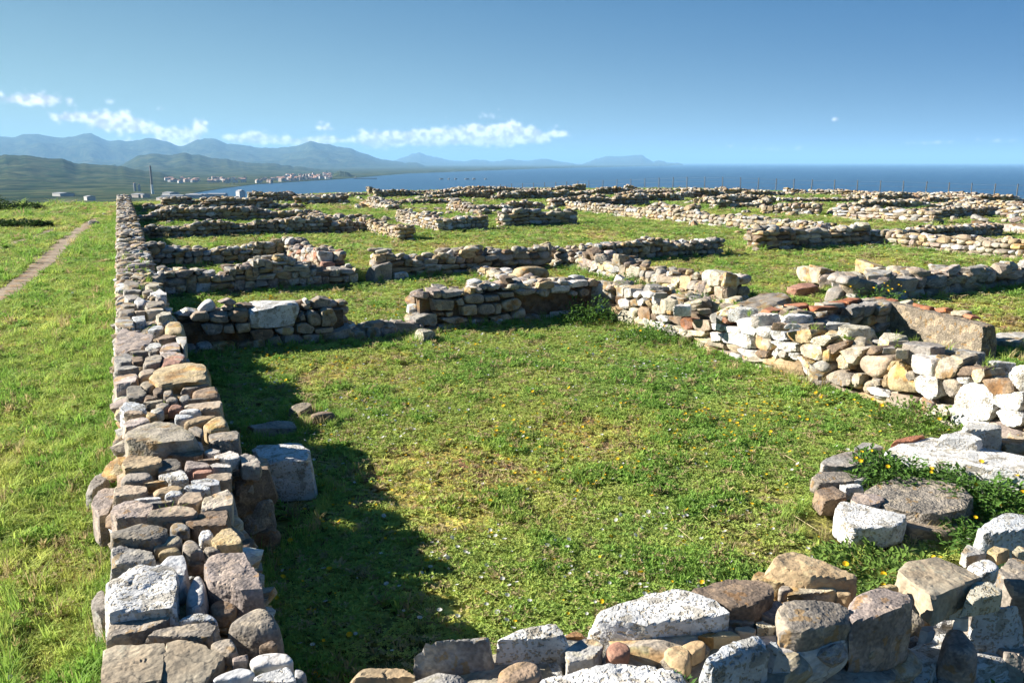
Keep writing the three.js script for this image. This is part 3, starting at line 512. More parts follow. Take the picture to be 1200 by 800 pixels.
    ['t', 2, -1075, 28, [119, 33, 121, 22, 136, 22, 137, 33]],
    ['n', 2, -1075, 28, [136, 22, 137, 10, 166, 10, 167, 22, 150, 24]],
    ['gr', 2, -1075, 28, [169, 23, 171, 16, 178, 12, 192, 12, 194, 21, 181, 26]],
    ['tr', 2, -1075, 28, [210, 37, 215, 24, 229, 23, 229, 36, 220, 43]],
    ['k', 2, -1075, 28, [232, 22, 247, 20, 253, 28, 248, 43, 238, 44, 232, 40]],
    ['t', 2, -1075, 28, [201, 36, 203, 30, 209, 31, 208, 42]],
    ['t', 2, -1075, 28, [198, 16, 216, 12, 220, 20, 209, 28, 199, 24]],
    ['t', 2, -1075, 28, [220, 18, 224, 11, 247, 11, 245, 19]],
    ['g', 2, -1075, 28, [236, 5, 238, 1, 269, 3, 270, 18, 249, 12]],
    ['wr', 2, -1092, 20, [76, 52, 79, 49, 96, 50, 98, 58, 93, 64, 84, 61]],
    ['pr', 2, -1092, 20, [102, 61, 116, 55, 124, 59, 115, 65]],
    ['tr', 2, -1092, 20, [105, 51, 118, 49, 121, 54, 113, 57]],
    ['n', 2, -1092, 20, [124, 54, 142, 48, 145, 54, 132, 56]],
    ['w', 2, -1092, 20, [51, 49, 64, 46, 75, 50, 63, 55]],
    ['wr', 2, -1092, 20, [212, 55, 214, 50, 220, 52, 216, 58]],
    ['t', 2, -1092, 20, [222, 52, 226, 46, 244, 45, 248, 54, 234, 58]],
    ['t', 2, -1092, 20, [210, 49, 211, 44, 217, 42, 222, 49]],
    ['w', 2, -1092, 20, [97, 48, 99, 44, 110, 43, 112, 49]],
  ],
  cobble_corner_wall: [
    ['t', 2, -1085, 28, [396, 45, 399, 27, 427, 25, 429, 41]],
    ['p', 2, -1085, 28, [395, 57, 397, 46, 410, 45, 410, 57]],
    ['g', 2, -1085, 28, [411, 53, 413, 44, 448, 48, 446, 53]],
    ['g', 2, -1085, 28, [433, 40, 435, 33, 447, 33, 443, 43]],
    ['g', 2, -1085, 28, [369, 18, 370, 11, 400, 4, 402, 21, 387, 24]],
    ['n', 2, -1085, 28, [399, 25, 400, 20, 412, 19, 413, 24]],
    ['t', 2, -1085, 28, [417, 22, 419, 17, 428, 17, 427, 23]],
    ['p', 2, -1085, 28, [404, 15, 426, 4, 457, 7, 439, 14]],
    ['gr', 2, -1085, 28, [446, 44, 451, 35, 474, 32, 479, 38, 476, 46, 453, 48]],
    ['t', 2, -1085, 28, [480, 42, 482, 34, 506, 35, 504, 42]],
    ['k', 2, -1085, 28, [506, 44, 510, 38, 530, 39, 527, 45]],
    ['gr', 2, -1085, 28, [531, 46, 543, 37, 567, 41, 565, 50, 536, 50]],
    ['gr', 2, -1085, 28, [567, 42, 574, 36, 588, 34, 593, 41, 588, 49, 576, 49]],
    ['w', 2, -1085, 28, [594, 50, 596, 39, 628, 38, 628, 51, 601, 52]],
    ['w', 2, -1085, 28, [625, 53, 631, 45, 661, 46, 659, 56, 638, 56]],
    ['tr', 2, -1085, 28, [507, 24, 517, 16, 538, 19, 543, 29, 534, 36, 512, 33]],
    ['t', 2, -1085, 28, [495, 29, 497, 14, 506, 16, 505, 30]],
    ['g', 2, -1085, 28, [468, 17, 482, 13, 495, 17, 491, 31, 474, 31, 469, 27]],
    ['tr', 2, -1085, 28, [525, 6, 530, 2, 543, 3, 550, 10, 547, 20, 532, 16]],
    ['t', 2, -1085, 28, [441, 31, 444, 17, 467, 17, 465, 31]],
    ['gr', 2, -1085, 28, [628, 37, 632, 32, 639, 31, 643, 37, 634, 42]],
    ['t', 2, -1085, 28, [643, 40, 648, 29, 663, 30, 662, 41, 653, 44]],
    ['t', 2, -1085, 28, [662, 53, 665, 45, 677, 44, 682, 52, 671, 57]],
    ['t', 2, -1085, 28, [491, 9, 504, 0, 523, 5, 521, 13]],
    ['t', 2, -1085, 28, [463, 10, 465, 2, 486, 2, 486, 8]],
    ['w', 2, -1100, 20, [455, 49, 476, 46, 480, 53, 468, 56]],
    ['w', 2, -1100, 20, [493, 54, 508, 49, 513, 55, 502, 58]],
    ['wr', 2, -1100, 20, [463, 63, 472, 58, 485, 63, 477, 66]],
    ['c', 2, -1100, 20, [515, 51, 517, 47, 537, 46, 533, 50]],
    ['br', 2, -1100, 20, [642, 59, 647, 54, 664, 54, 664, 60, 652, 62]],
    ['t', 2, -1100, 20, [573, 53, 577, 51, 600, 54, 602, 59, 586, 60]],
    ['gr', 2, -1100, 20, [539, 59, 541, 55, 552, 56, 548, 63]],
    ['n', 2, -1100, 20, [517, 67, 526, 55, 539, 56, 530, 67]],
    ['gr', 2, -1100, 20, [481, 55, 483, 50, 491, 52, 489, 58]],
  ],
  squared_block: [
    ['W', 0, 28, 34, [73, -602, 79, -611, 107, -602, 110, -574, 106, -558, 76, -568]],
  ],
};

// ---------------------------------------------------------------- the ground: a grassy plateau that falls away towards the sea
const EDGE = [[-90, 60], [-40, 55], [-6.5, 52], [-0.5, 52], [6, 54], [14, 63], [26, 73], [38, 75], [49, 65], [58, 59], [80, 55], [120, 50], [180, 50]];
function edgeAt(az) { az = ((az + 180) % 360 + 360) % 360 - 180; if (az < -90) return 55; for (let i = 1; i < EDGE.length; i++) if (az <= EDGE[i][0]) { const [a, x] = EDGE[i - 1], [b, y] = EDGE[i]; return mix(x, y, fade((az - a) / (b - a))); } return 50; }
function groundY(x, z) {
  const r = Math.hypot(x, z), d = r - edgeAt(Math.atan2(x, -z) / deg);
  let y = 0.05 * fbm(x * 0.22, 0.3, z * 0.22, 3) * smooth(0, 6, r) - 0.02;
  if (d > 0) y -= d < 70 ? 0.055 * d * smooth(0, 10, d) : 0.055 * 70 + (d - 70) * 0.055 + Math.pow(Math.max(0, d - 70), 1.55) * 0.022;
  return Math.max(y, -66);
}
const groundTex = dataTex(1024, (u, v) => {
  const a = tileFbm(u, v, 8, 5, 2), b = tileFbm(u, v, 90, 2, 13), s = smooth(0.12, 0.3, tileFbm(u, v, 14, 4, 31)), k = 1 + a * 0.5 + b * 0.7;
  return [mix(0.47 * k, 0.52 * k, s), mix(0.45 * k, 0.44 * k, s), mix(0.24 * k, 0.33 * k, s)];
}, true);
const groundBump = dataTex(1024, (u, v) => 0.5 + 0.4 * tileFbm(u, v, 30, 4, 5) + 0.3 * tileFbm(u, v, 120, 2, 8));
const groundMat = new THREE.MeshPhysicalMaterial({ specularIntensity: 0.2, map: groundTex, bumpMap: groundBump, bumpScale: 0.03, roughness: 1, vertexColors: true });
const patch = (x, z) => fbm(x * 0.35 + 11, 2.2, z * 0.35, 4);          // where the sward is lush (+) or thin (-)
{
  const A = 260, N = 170, pos = [], uv = [], col = [], index = [];
  for (let i = 0; i <= N; i++) {
    const r = i === 0 ? 0.01 : 0.4 * Math.pow(900 / 0.4, (i - 1) / (N - 1));
    for (let j = 0; j <= A; j++) {
      const t = (j / A) * 2 * Math.PI, x = Math.sin(t) * r, z = -Math.cos(t) * r;
      pos.push(x, groundY(x, z), z); uv.push(x / 3, z / 3);
      const p = r < 300 ? patch(x, z) : 0, q = fbm(x * 0.07, 5, z * 0.07, 3);
      col.push(0.95 - 0.35 * p + 0.25 * q, 0.95 + 0.1 * p + 0.1 * q, 0.85 - 0.1 * p);
      if (i && j) { const a = (i - 1) * (A + 1) + j - 1, b = a + A + 1; index.push(a, a + 1, b, a + 1, b + 1, b); }
    }
  }
  const g = new THREE.BufferGeometry(); g.setAttribute('position', new THREE.Float32BufferAttribute(pos, 3)); g.setAttribute('uv', new THREE.Float32BufferAttribute(uv, 2)); g.setAttribute('color', new THREE.Float32BufferAttribute(col, 3)); g.setIndex(index); g.computeVertexNormals();
  structure('ground', g, groundMat);
}
// worn footpaths in the meadow outside the long wall
const TRACKS = [[[[-3.4, -11], [-2.75, -14.2], [-2.25, -17.3], [-2.02, -19.7], [-1.85, -24], [-1.62, -30.9], [-1.3, -36], [-1.1, -40.5]], 0.22], [[[-4.3, -22], [-3.3, -27.1], [-2.75, -31], [-2.35, -34.4], [-2.3, -36]], 0.12]];
const trackMat = new THREE.MeshStandardMaterial({ map: PATTEX.grain, bumpMap: PATBUMP.grain, bumpScale: 0.015, roughness: 1 }); trackMat.color.setRGB(0.27, 0.20, 0.135);
const trackCurves = TRACKS.map(([pts, w]) => [new THREE.CatmullRomCurve3(pts.map(([x, z]) => new THREE.Vector3(x, 0, z))), w]);
const trackPts = trackCurves.flatMap(([c, w]) => c.getSpacedPoints(160).map((p) => [p.x, p.z, w]));
trackCurves.forEach(([c, w], k) => {
  const n = 240, pos = [], uv = [], index = [];
  for (let i = 0; i <= n; i++) {
    const p = c.getPointAt(i / n), t = c.getTangentAt(i / n), taper = smooth(0, 0.06, i / n) * smooth(1, 0.9, i / n);
    for (const s of [-1, 0, 1]) { const ww = s * w * taper * (1 + 0.5 * fbm(p.x * 3 + s * 9, 1, p.z * 3, 3)), x = p.x - t.z * ww, z = p.z + t.x * ww; pos.push(x, groundY(x, z) + 0.008 - Math.abs(s) * 0.003, z); uv.push(x * 1.3, z * 1.3); }
    if (i) for (const s of [0, 1]) { const a = (i - 1) * 3 + s, b = i * 3 + s; index.push(a, b, a + 1, a + 1, b, b + 1); }
  }
  const g = new THREE.BufferGeometry(); g.setAttribute('position', new THREE.Float32BufferAttribute(pos, 3)); g.setAttribute('uv', new THREE.Float32BufferAttribute(uv, 2)); g.setIndex(index); g.computeVertexNormals();
  structure(numbered('footpath'), g, trackMat);
});
console.log('ground done');

// ---------------------------------------------------------------- stones and walls
const EYE = new THREE.Vector3(0, 2.4, 0);
const rects = [];            // wall footprints: where no grass grows
const addRect = (ax, az, bx, bz, w) => rects.push([ax, az, bx, bz, w / 2]);
const lodAt = (d) => (d < 8 ? 0 : d < 18 ? 1 : d < 34 ? 2 : 3);
const pick = (R, s) => { const c = s[Math.floor(R() * s.length)]; return [c, Math.floor(R() * STONE[c].length)]; };
const tmpM = new THREE.Matrix4(), tmpQ = new THREE.Quaternion(), tmpE = new THREE.Euler();
// joins stones that are hidden or too small to tell apart
function joinStones(list, parent) {
  if (!list.length) return;
  const R = rng(list.length + 5), gs = list.map((s) => {
    const g = SHAPES[s.lod][s.shape].clone().applyMatrix4(s.m), c = STONE[s.c[0]][s.c[1]].color, k = 0.86 + R() * 0.26, col = new Float32Array(g.attributes.position.count * 3);
    for (let i = 0; i < col.length; i += 3) { col[i] = c.r * k; col[i + 1] = c.g * k; col[i + 2] = c.b * k; }
    g.setAttribute('color', new THREE.BufferAttribute(col, 3)); return g;
  });
  const m = mesh('rubble_stones', mergeGeometries(gs), STONEVC, parent); m.userData.kind = 'stuff';
}
function placeStones(list, parent, most = 290) {
  const own = {}, rest = [];
  list.sort((a, b) => b.px - a.px);
  for (const s of list) { if (s.vis && s.px > 8.5 && (own[s.name] ?? 0) < most) { own[s.name] = (own[s.name] ?? 0) + 1; const o = mesh(s.name, SHAPES[s.lod][s.shape], STONE[s.c[0]][s.c[1]], parent); s.m.decompose(o.position, o.quaternion, o.scale); } else rest.push({ ...s, lod: Math.max(s.lod, 2) }); }
  joinStones(rest, parent);
}
function wall(o) {
  const { A, B, w = 0.56, h = 0.5, course = 0.145, len = 0.25, pal = 'gtnwptk', seed = 1, skip = [], cap = true, capSkip = [2, -1], sink = 0 } = o;
  const R = rng(seed * 31 + 7), L = Math.hypot(B[0] - A[0], B[1] - A[1]), dx = (B[0] - A[0]) / L, dz = (B[1] - A[1]) / L, nx = -dz, nz = dx, yaw = Math.atan2(-dz, dx);
  addRect(A[0], A[1], B[0], B[1], w);
  const cx = (A[0] + B[0]) / 2, cz = (A[1] + B[1]) / 2, base = (x, z) => groundY(x, z);
  const t = thing(o.name, o.label, o.category ?? 'wall', [cx, 0, cz], o.group);
  const hAt = (u) => (typeof h === 'function' ? h(u) : h) * (1 + (o.ragged ?? 0.2) * noise3(u * 0.9 + seed, 0.5, 3) + (o.ragged ?? 0.2) * 0.6 * noise3(u * 2.7, 7.5, seed));
  const list = [];
  const put = (name, u, y, v, hx, hy, hz, ry, rx, rz, side, roundish) => {
    const X = A[0] + dx * u + nx * v, Z = A[1] + dz * u + nz * v, Y = y + base(X, Z), d = Math.hypot(X, Y - 2.4, Z);
    tmpQ.setFromEuler(tmpE.set(rx, yaw + ry, rz, 'YXZ'));
    const m = new THREE.Matrix4().compose(new THREE.Vector3(X - cx, Y, Z - cz), tmpQ, new THREE.Vector3(hx, hy, hz));
    const vis = side === 0 || ((-X) * nx + (-Z) * nz) * side > 0.05 * d;
    list.push({ name, m, c: pick(R, pal), shape: roundish ? 20 + Math.floor(R() * 8) : Math.floor(R() * 20), lod: name === 'chip' ? 2 : lodAt(d), px: 933 * 2 * Math.max(hx, hy, hz) / d, vis });
  };
  // coursed faces
  for (let y = -0.05 - sink, i = 0; y < 1.2; i++) {
    const hc = course * (0.75 + R() * 0.55); let any = false;
    for (const side of [-1, 1]) {
      let u = (i % 2 ? 0.3 : 0) * len * R();
      while (u < L) {
        const l = Math.min(len * (0.55 + R() * 1.0), L - u + 0.04), um = u + l / 2, sk = skip.some(([s, a, b, low = 0.16]) => s === side && um > a && um < b && y > low - 0.12);
        if (!sk && y + hc * 0.55 < hAt(um)) {
          any = true; const dd = w * (0.4 + R() * 0.18), hcc = hc * (0.68 + R() * 0.66);
          put('stone', um, y + hc / 2, side * (w / 2 - dd / 2 + (R() - 0.5) * 0.05), l / 2 * 1.06, hcc / 2 * 1.06, dd / 2, (R() - 0.5) * 0.3, (R() - 0.5) * 0.2, (R() - 0.5) * 0.28, side, R() < 0.36);
        }
        u += l * 0.985;
      }
    }
    y += hc; if (!any && y > 0.2) break;
  }
  // loose capping stones
  if (cap) {
    const n = Math.round(L * w / (len * len) * 1.5);
    for (let k = 0; k < n; k++) {
      const u = R() * L, v = (R() - 0.5) * (w - 0.1); if (u > capSkip[0] && u < capSkip[1]) continue;
      const a = len * (0.22 + R() * 0.34), b = a * (0.3 + R() * 0.35), c = a * (0.55 + R() * 0.4);
      put('capping_stone', u, hAt(u) - 0.03 + b * 0.3 + R() * 0.02, v, a, b, c, R() * 6.3, (R() - 0.5) * 0.4, (R() - 0.5) * 0.4, 0, R() < 0.5);
    }
  }
  // chips and small stones wedged between the top stones
  for (let k = 0, n = Math.round(L * w * (o.chips ?? 0)); k < n; k++) {
    const u = o.chipFrom ? mix(o.chipFrom[0], o.chipFrom[1], R()) : R() * L, a = 0.02 + R() * 0.045;
    put('chip', u, Math.min(hAt(u), o.coreMax ?? 9) - 0.05 + a * 0.5 + R() * 0.03, (R() - 0.5) * (w - 0.08), a, a * (0.4 + R() * 0.4), a * (0.5 + R() * 0.5), R() * 6.3, (R() - 0.5), (R() - 0.5), 0, R() < 0.4);
  }
  // earth and mortar inside
  const seg = Math.max(2, Math.round(L / 0.4)), g = new THREE.BoxGeometry(L - 0.16, 1, w - 0.24, seg, 1, 1), p = g.attributes.position;
  for (let i = 0; i < p.count; i++) { const u = p.getX(i) + L / 2, X = A[0] + dx * u, Z = A[1] + dz * u; p.setY(i, p.getY(i) > 0 ? base(X, Z) + Math.max(0.02, Math.min(hAt(u), o.coreMax ?? 9) - 0.09) : base(X, Z) - 0.25); }
  g.computeVertexNormals(); g.rotateY(yaw);
  mesh('earth_core', boxUV(g, 2, seed), EARTH, t);
  placeStones(list, t);
  return t;
}
// a stone whose outline was measured on the wall top (kind 0: x, z), on a face across x (1: z, y) or across z (2: x, y); centimetres
function measuredStone([code, kind, at, deep, flat], k, parent, name) {
  const R = rng(k * 77 + 3), n = flat.length / 2; let pts = []; for (let i = 0; i < n; i++) pts.push([flat[2 * i] / 100, flat[2 * i + 1] / 100]);
  const a0 = Math.min(...pts.map((p) => p[0])), a1 = Math.max(...pts.map((p) => p[0])), b0 = Math.min(...pts.map((p) => p[1])), b1 = Math.max(...pts.map((p) => p[1]));
  const ca = (a0 + a1) / 2, cb = (b0 + b1) / 2, half = deep / 200, round = code.length > 1, D = at / 100, fit = round ? 1.1 : 1.075;
  const P = []; let area = 0; for (let i = 0; i < n; i++) { const q = pts[(i + 1) % n]; area += pts[i][0] * q[1] - q[0] * pts[i][1]; }
  const s = Math.sign(area) || 1;
  const to = (a, b, c) => (kind === 0 ? [a, c, b] : kind === 1 ? [c, b, a] : [a, b, c]);   // c: out of the face
  for (let i = 0; i < n; i++) {
    const p = pts[i], q = pts[(i + 1) % n], ea = q[0] - p[0], eb = q[1] - p[1], l = Math.hypot(ea, eb); if (l < 0.012) continue;
    const na = s * eb / l, nb = -s * ea / l, d = Math.max(0.02, (na * (p[0] - ca) + nb * (p[1] - cb)) * fit), lean = (R() - 0.35) * 0.22, v = to(na, nb, lean), m = Math.hypot(...v);
    P.push([v[0] / m, v[1] / m, v[2] / m, d]);
  }
  const o1 = to((R() - 0.5) * 0.12, (R() - 0.5) * 0.12, kind === 1 ? -1 : 1), o2 = to(0, 0, kind === 1 ? 1 : -1), m1 = Math.hypot(...o1);
  P.push([...o1.map((x) => x / m1), half], [...o2, half]);
  if (!round) for (let c = 0; c < 11; c++) { // knocked-off corners
    const v = new THREE.Vector3(R() - 0.5, R() - 0.5, R() - 0.5).normalize(), e = to((a1 - a0) / 2, (b1 - b0) / 2, half);
    P.push([v.x, v.y, v.z, (Math.abs(v.x) * e[0] + Math.abs(v.y) * e[1] + Math.abs(v.z) * e[2]) * (code[0] === 'k' || code[0] === 'W' ? 0.88 + R() * 0.1 : 0.78 + R() * 0.18)]);
  }
  const c3 = kind === 0 ? [ca, D - half, cb] : kind === 1 ? [D + half - 0.01 - R() * 0.025, cb, ca] : [ca, cb, D - half + 0.01 + R() * 0.025];
  const ext = to((a1 - a0) / 2, (b1 - b0) / 2, half), dist = Math.hypot(c3[0], c3[1] - 2.4, c3[2]), alt = STONE[code[0]];
  const g = rock(P, ext, dist < 5.5 ? 13 : dist < 9 ? 9 : 6, round ? 6 : 56, k * 3 + 11, round ? 0.045 : 0.06);
  const o = mesh(name, g, alt[Math.floor(R() * alt.length)], parent);
  o.position.set(c3[0] - parent.position.x, c3[1] - parent.position.y, c3[2] - parent.position.z);
  return o;
}

const RUIN = 'low ruined stone walls of the excavated rooms';
{ // the long wall that runs away from the viewer, its near top stone by stone
  const t = wall({ name: 'boundary_wall', label: 'long straight rubble wall between the open meadow with the footpath and the excavated rooms', group: RUIN, A: [0.115, -51.8], B: [0.115, 0.9], w: 0.62, seed: 3, pal: 'ggttnwpkcbo',
    h: (u) => (u < 1.3 ? 0.5 : u < 8 ? 0.6 : u > 38.4 ? 0.54 : 0.53), capSkip: [38.4, 49.6], coreMax: 0.63, len: 0.2, course: 0.125, chips: 10, chipFrom: [38.4, 50] });
  TRACED.boundary_wall.forEach((s, k) => measuredStone(s, k + 1, t, 'top_stone'));
}
{ // the near cross wall at the viewer's feet
  const t = wall({ name: 'corner_cross_wall', label: 'broad cross wall of large white slabs and boulders closing the nearest room', group: RUIN, A: [0.4, -2.2], B: [4.1, -2.2], w: 0.6, h: (u) => (u > 2.4 ? 0.22 : 0.5), seed: 8, len: 0.32, pal: 'gtkgpw', cap: false, coreMax: 0.56, chips: 60 });
  TRACED.front_wall.forEach((s, k) => measuredStone(s, k + 200, t, 'large_stone'));
}
{ // the room's sunlit side wall
  const t = wall({ name: 'sunlit_side_wall', label: 'sunlit side wall of white and tan blocks facing across the nearest grassy room', group: RUIN, A: [7.06, -11.1], B: [7.06, -1.6], w: 0.6, h: 0.5, seed: 12, len: 0.26, pal: 'wcgtokp', skip: [[1, 0.7, 7.2, 0.24]], cap: true, coreMax: 0.5 });
  TRACED.right_wall.forEach((s, k) => measuredStone(s, k + 300, t, s[1] ? 'face_stone' : 'flat_capping_stone'));
}
{ const t = wall({ name: 'white_block_wall', label: 'short shaded cross wall with one big white block set in it', group: RUIN, A: [0.43, -11.01], B: [2.72, -11.01], w: 0.52, h: 0.48, seed: 14, len: 0.24, pal: 'gtkpwcnog', skip: [[1, 0.1, 2.6]], cap: false });
  TRACED.white_block_wall.forEach((s, k) => measuredStone(s, k + 420, t, s[1] ? 'face_stone' : 'flat_capping_stone')); }
{ const t = wall({ name: 'cobble_wall', label: 'shaded cross wall of round cobbles ending in a squared corner beside the gap', group: RUIN, A: [3.72, -11.15], B: [6.85, -11.15], w: 0.6, h: 0.53, seed: 16, len: 0.24, pal: 'gtkpwcnog', skip: [[1, 0.05, 3.05]], capSkip: [9, 0] });
  TRACED.cobble_corner_wall.forEach((s, k) => measuredStone(s, k + 460, t, s[1] ? 'face_stone' : 'flat_capping_stone')); }
wall({ name: 'threshold_rubble', label: 'nearly levelled strip of rubble filling the gap between two shaded cross walls', category: 'rubble', group: RUIN, A: [2.7, -11.0], B: [3.75, -11.0], w: 0.5, h: 0.13, seed: 18, len: 0.26, pal: 'gptcw' });

// alike low walls: A, B centre lines
const W = [
  ['small_room_wall', 'shaded wall of small flat stones, front of the small square room', [0.43, -16.03], [4.1, -16.03], 0.47, 'gtkpwcnog', 21, {}],
  ['small_room_side_wall', 'short pinkish sunlit wall, the open side of the small square room', [3.84, -16.31], [3.84, -20.4], 0.5, 'prcptw', 22, {}],
  ['small_room_back_wall', 'shaded back wall of the small square room', [0.43, -20.7], [4.1, -20.7], 0.45, 'gtcpwkotb', 23, {}],
  ['long_shaded_wall', 'long shaded cross wall of thin stones behind the small square room', [0.43, -28.3], [7.75, -28.3], 0.44, 'gtkpwcnog', 24, {}],
  ['ochre_stub_wall', 'sunlit ochre stub wall running forward from the long shaded wall', [8.03, -28.6], [8.03, -24.3], 0.36, 'ococtp', 25, {}],
  ['pale_stub_wall', 'sunlit pale wall that meets a square shaded corner', [10.38, -32], [10.38, -27.0], 0.45, 'gtcpwkotb', 26, {}],
  ['shaded_corner_wall', 'short shaded wall with a notched top turning off the pale sunlit wall', [10.66, -27.28], [12.1, -27.28], 0.46, 'gtkpwcnog', 27, {}],
  ['free_standing_wall', 'free standing thick block of wall in the open grass', [13.0, -28.0], [16.3, -28.0], 0.54, 'gtcpwkotb', 28, { len: 0.34 }],
  ['middle_cross_wall', 'cross wall of boulders and cobbles with a large rock at its open end', [4.7, -16.6], [8.9, -16.6], 0.47, 'gtkpwcnog', 29, { len: 0.3 }],
  ['crumbled_side_wall', 'crumbled low strip of rubble joining the cobble wall to the boulder wall', [7.05, -16.3], [7.05, -11.5], 0.16, 'gtcpwkotb', 30, { len: 0.22, w: 0.5 }],
  ['upright_slab_wall', 'sunlit wall of upright pale slabs beyond the cobble wall', [9.48, -17.6], [9.48, -10.6], 0.38, 'gtkpwcnog', 31, { len: 0.24, course: 0.2 }],
  ['dark_spur_wall', 'neat shaded spur wall of small boulders ending square in the daisy meadow', [9.8, -16.9], [14.3, -16.9], 0.45, 'gtcpwkotb', 32, {}],
  ['thick_corner_wall', 'thick dark cross wall with a cream corner block joining the long sunlit wall', [15.95, -17.42], [20.4, -17.42], 0.5, 'gtkpwcnog', 33, { len: 0.36, w: 0.64 }],
  ['long_sunlit_wall', 'long sunlit ochre wall crossing the whole site behind the daisy meadow', [20.7, -36], [20.7, -8], 0.42, 'gtcpwkotb', 34, { len: 0.27 }],
  ['dark_spur_wall', 'shaded spur wall running off behind the long sunlit ochre wall', [21.0, -17.3], [26.6, -17.3], 0.36, 'gtkpwcnog', 35, {}],
  ['far_room_wall', 'sunlit low wall with a red brown block at one end in the far rooms', [29.2, -26.5], [29.2, -21.4], 0.42, 'gtcpwkotb', 36, { len: 0.34 }],
  ['far_room_wall', 'shaded low wall turning off the sunlit far room wall', [29.5, -23.9], [36.6, -23.9], 0.42, 'gtkpwcnog', 37, {}],
  ['boulder_wall', 'shaded wall of large grey boulders set on edge beside the plastered tank', [11.25, -9.9], [17.4, -9.9], 0.38, 'ggkpt', 38, { len: 0.4, course: 0.26, w: 0.5 }],
  ['squared_block_wall', 'row of big squared pale and pink blocks in the far rooms', [28.1, -19.2], [28.1, -13.4], 0.4, 'wpcg', 39, { len: 0.5, course: 0.34 }],
];
for (const [name, label, A, B, h, pal, seed, more] of W) wall({ name, label, group: RUIN, A, B, h, pal, seed, len: 0.21, course: 0.125, ragged: 0.3, ...more });
const FAR = 'low weathered wall remains near the seaward edge of the plateau';
const F = [[[0.5, -36.8], [7.2, -35.3], 0.4], [[7.4, -36], [7.6, -32.6], 0.36], [[7.8, -33.6], [9.6, -33.6], 0.36], [[0.9, -44.2], [8.7, -43.2], 0.45], [[7, -51.8], [12.6, -50.6], 0.45], [[12.8, -45], [18, -45.2], 0.45], [[12.6, -45], [12.6, -40], 0.4], [[15, -38.2], [20, -37.6], 0.42], [[15, -38], [15.1, -34], 0.4],
  [[20.9, -38.5], [27.4, -38.8], 0.42], [[24, -34.3], [24, -30], 0.3], [[28.4, -34.2], [31.6, -33.2], 0.42], [[28, -30], [29.6, -27.8], 0.38], [[24, -58.5], [31, -57], 0.4], [[16, -55.5], [24, -55], 0.4], [[30, -53], [36.5, -51.5], 0.42], [[33, -45.5], [40.5, -43.5], 0.42], [[22, -48.5], [29, -47.8], 0.4], [[34, -30.8], [43, -27.2], 0.42], [[36, -37.5], [45, -35], 0.42], [[40, -33.6], [49, -29], 0.42], [[44.6, -40], [47.5, -32], 0.4], [[36, -24], [36.2, -19], 0.4], [[38, -22.5], [46, -20.5], 0.42], [[33, -17.5], [40, -16.8], 0.4], [[2, -49.4], [6.8, -49], 0.4], [[26, -42.5], [32, -41.4], 0.36], [[9, -47.6], [12, -47.2], 0.36], [[37, -48], [44, -44], 0.4], [[17, -60.5], [26, -59.5], 0.4], [[27, -62.5], [36, -60], 0.4], [[38, -57], [45, -52.5], 0.4], [[46, -47], [51, -40], 0.4], [[10, -57], [16, -57.5], 0.4], [[18, -50.8], [23, -50.4], 0.4], [[31, -47.5], [36, -46.8], 0.36], [[43, -37], [50, -33], 0.4], [[40, -28.5], [40.3, -24], 0.36], [[46, -27], [52, -25], 0.4], [[30, -37.5], [35, -36.6], 0.36], [[47.5, -36], [49, -31], 0.4]];
F.forEach(([A, B, h], i) => wall({ name: 'weathered_wall', label: 'low weathered remnant of rubble wall among the farthest ruins', group: FAR, A, B, h: (u) => h * (0.5 + 0.75 * smooth(-0.5, 0.35, noise3(u * 0.55, i * 3.3, 2))), seed: 60 + i, pal: 'gtkpwcnog', len: 0.3, course: 0.15, w: 0.7 }));

const MORTAR = stoneMat('blotch', 0.35, 0.285, 0.21, 0.97, 0.03);
// a tank: a plastered slab edged with broken tiles, and its tiled end wall
{
  const R = rng(5), t = thing('plastered_tank_slab', 'upright slab of tan mortar with broken red tiles along its top edge', 'wall', [9.75, 0, -7.15], RUIN);
  addRect(9.75, -8.1, 9.75, -6.2, 0.34);
  const P = [[-1, 0.06, 0, 0.15], [1, 0.05, 0, 0.15], [0.02, 1, 0.05, 0.31], [0, -1, 0, 0.31], [0, 0.03, 1, 0.95], [0, 0, -1, 0.95], [0.3, 0.9, 0.2, 0.45]];
  mesh('mortar_slab', rock(P, [0.15, 0.31, 0.95], 18, 40, 71, 0.05), MORTAR, t).position.set(0, 0.13, 0);
  for (let k = 0; k < 8; k++) { const z = -0.85 + k * 0.2 + R() * 0.09, hx = 0.04 + R() * 0.06, hz = 0.05 + R() * 0.08; const m = mesh('tile', rock(blockPlanes(R, hx, 0.02 + R() * 0.01, hz, 0.3), [hx, 0.022, hz], 5, 14, 80 + k, 0.07), STONE[k % 4 === 2 ? 'c' : 'T'][0], t); m.position.set(0.04 + R() * 0.1, 0.44 + R() * 0.02, z); m.rotation.set((R() - 0.5) * 0.2, (R() - 0.5) * 0.9, (R() - 0.5) * 0.25); }
}
{
  const t = wall({ name: 'tiled_end_wall', label: 'short shaded end wall of the tank with a red tile course on top', group: RUIN, A: [7.5, -7.85], B: [9.6, -7.85], w: 0.5, h: 0.42, seed: 44, len: 0.24, pal: 'gtkpwcnog', cap: false });
  const R = rng(6);
  for (let k = 0; k < 8; k++) { const hx = 0.12 + R() * 0.08, hz = 0.07 + R() * 0.06, m = mesh('tile', rock(blockPlanes(R, hx, 0.03, hz, 0.25), [hx, 0.03, hz], 5, 16, 120 + k, 0.06), STONE[k % 3 === 1 ? 't' : 'T'][0], t); m.position.set(-0.85 + k * 0.25, 0.45 + R() * 0.03, -0.12 + R() * 0.2); m.rotation.y = (R() - 0.5) * 0.5; }
}
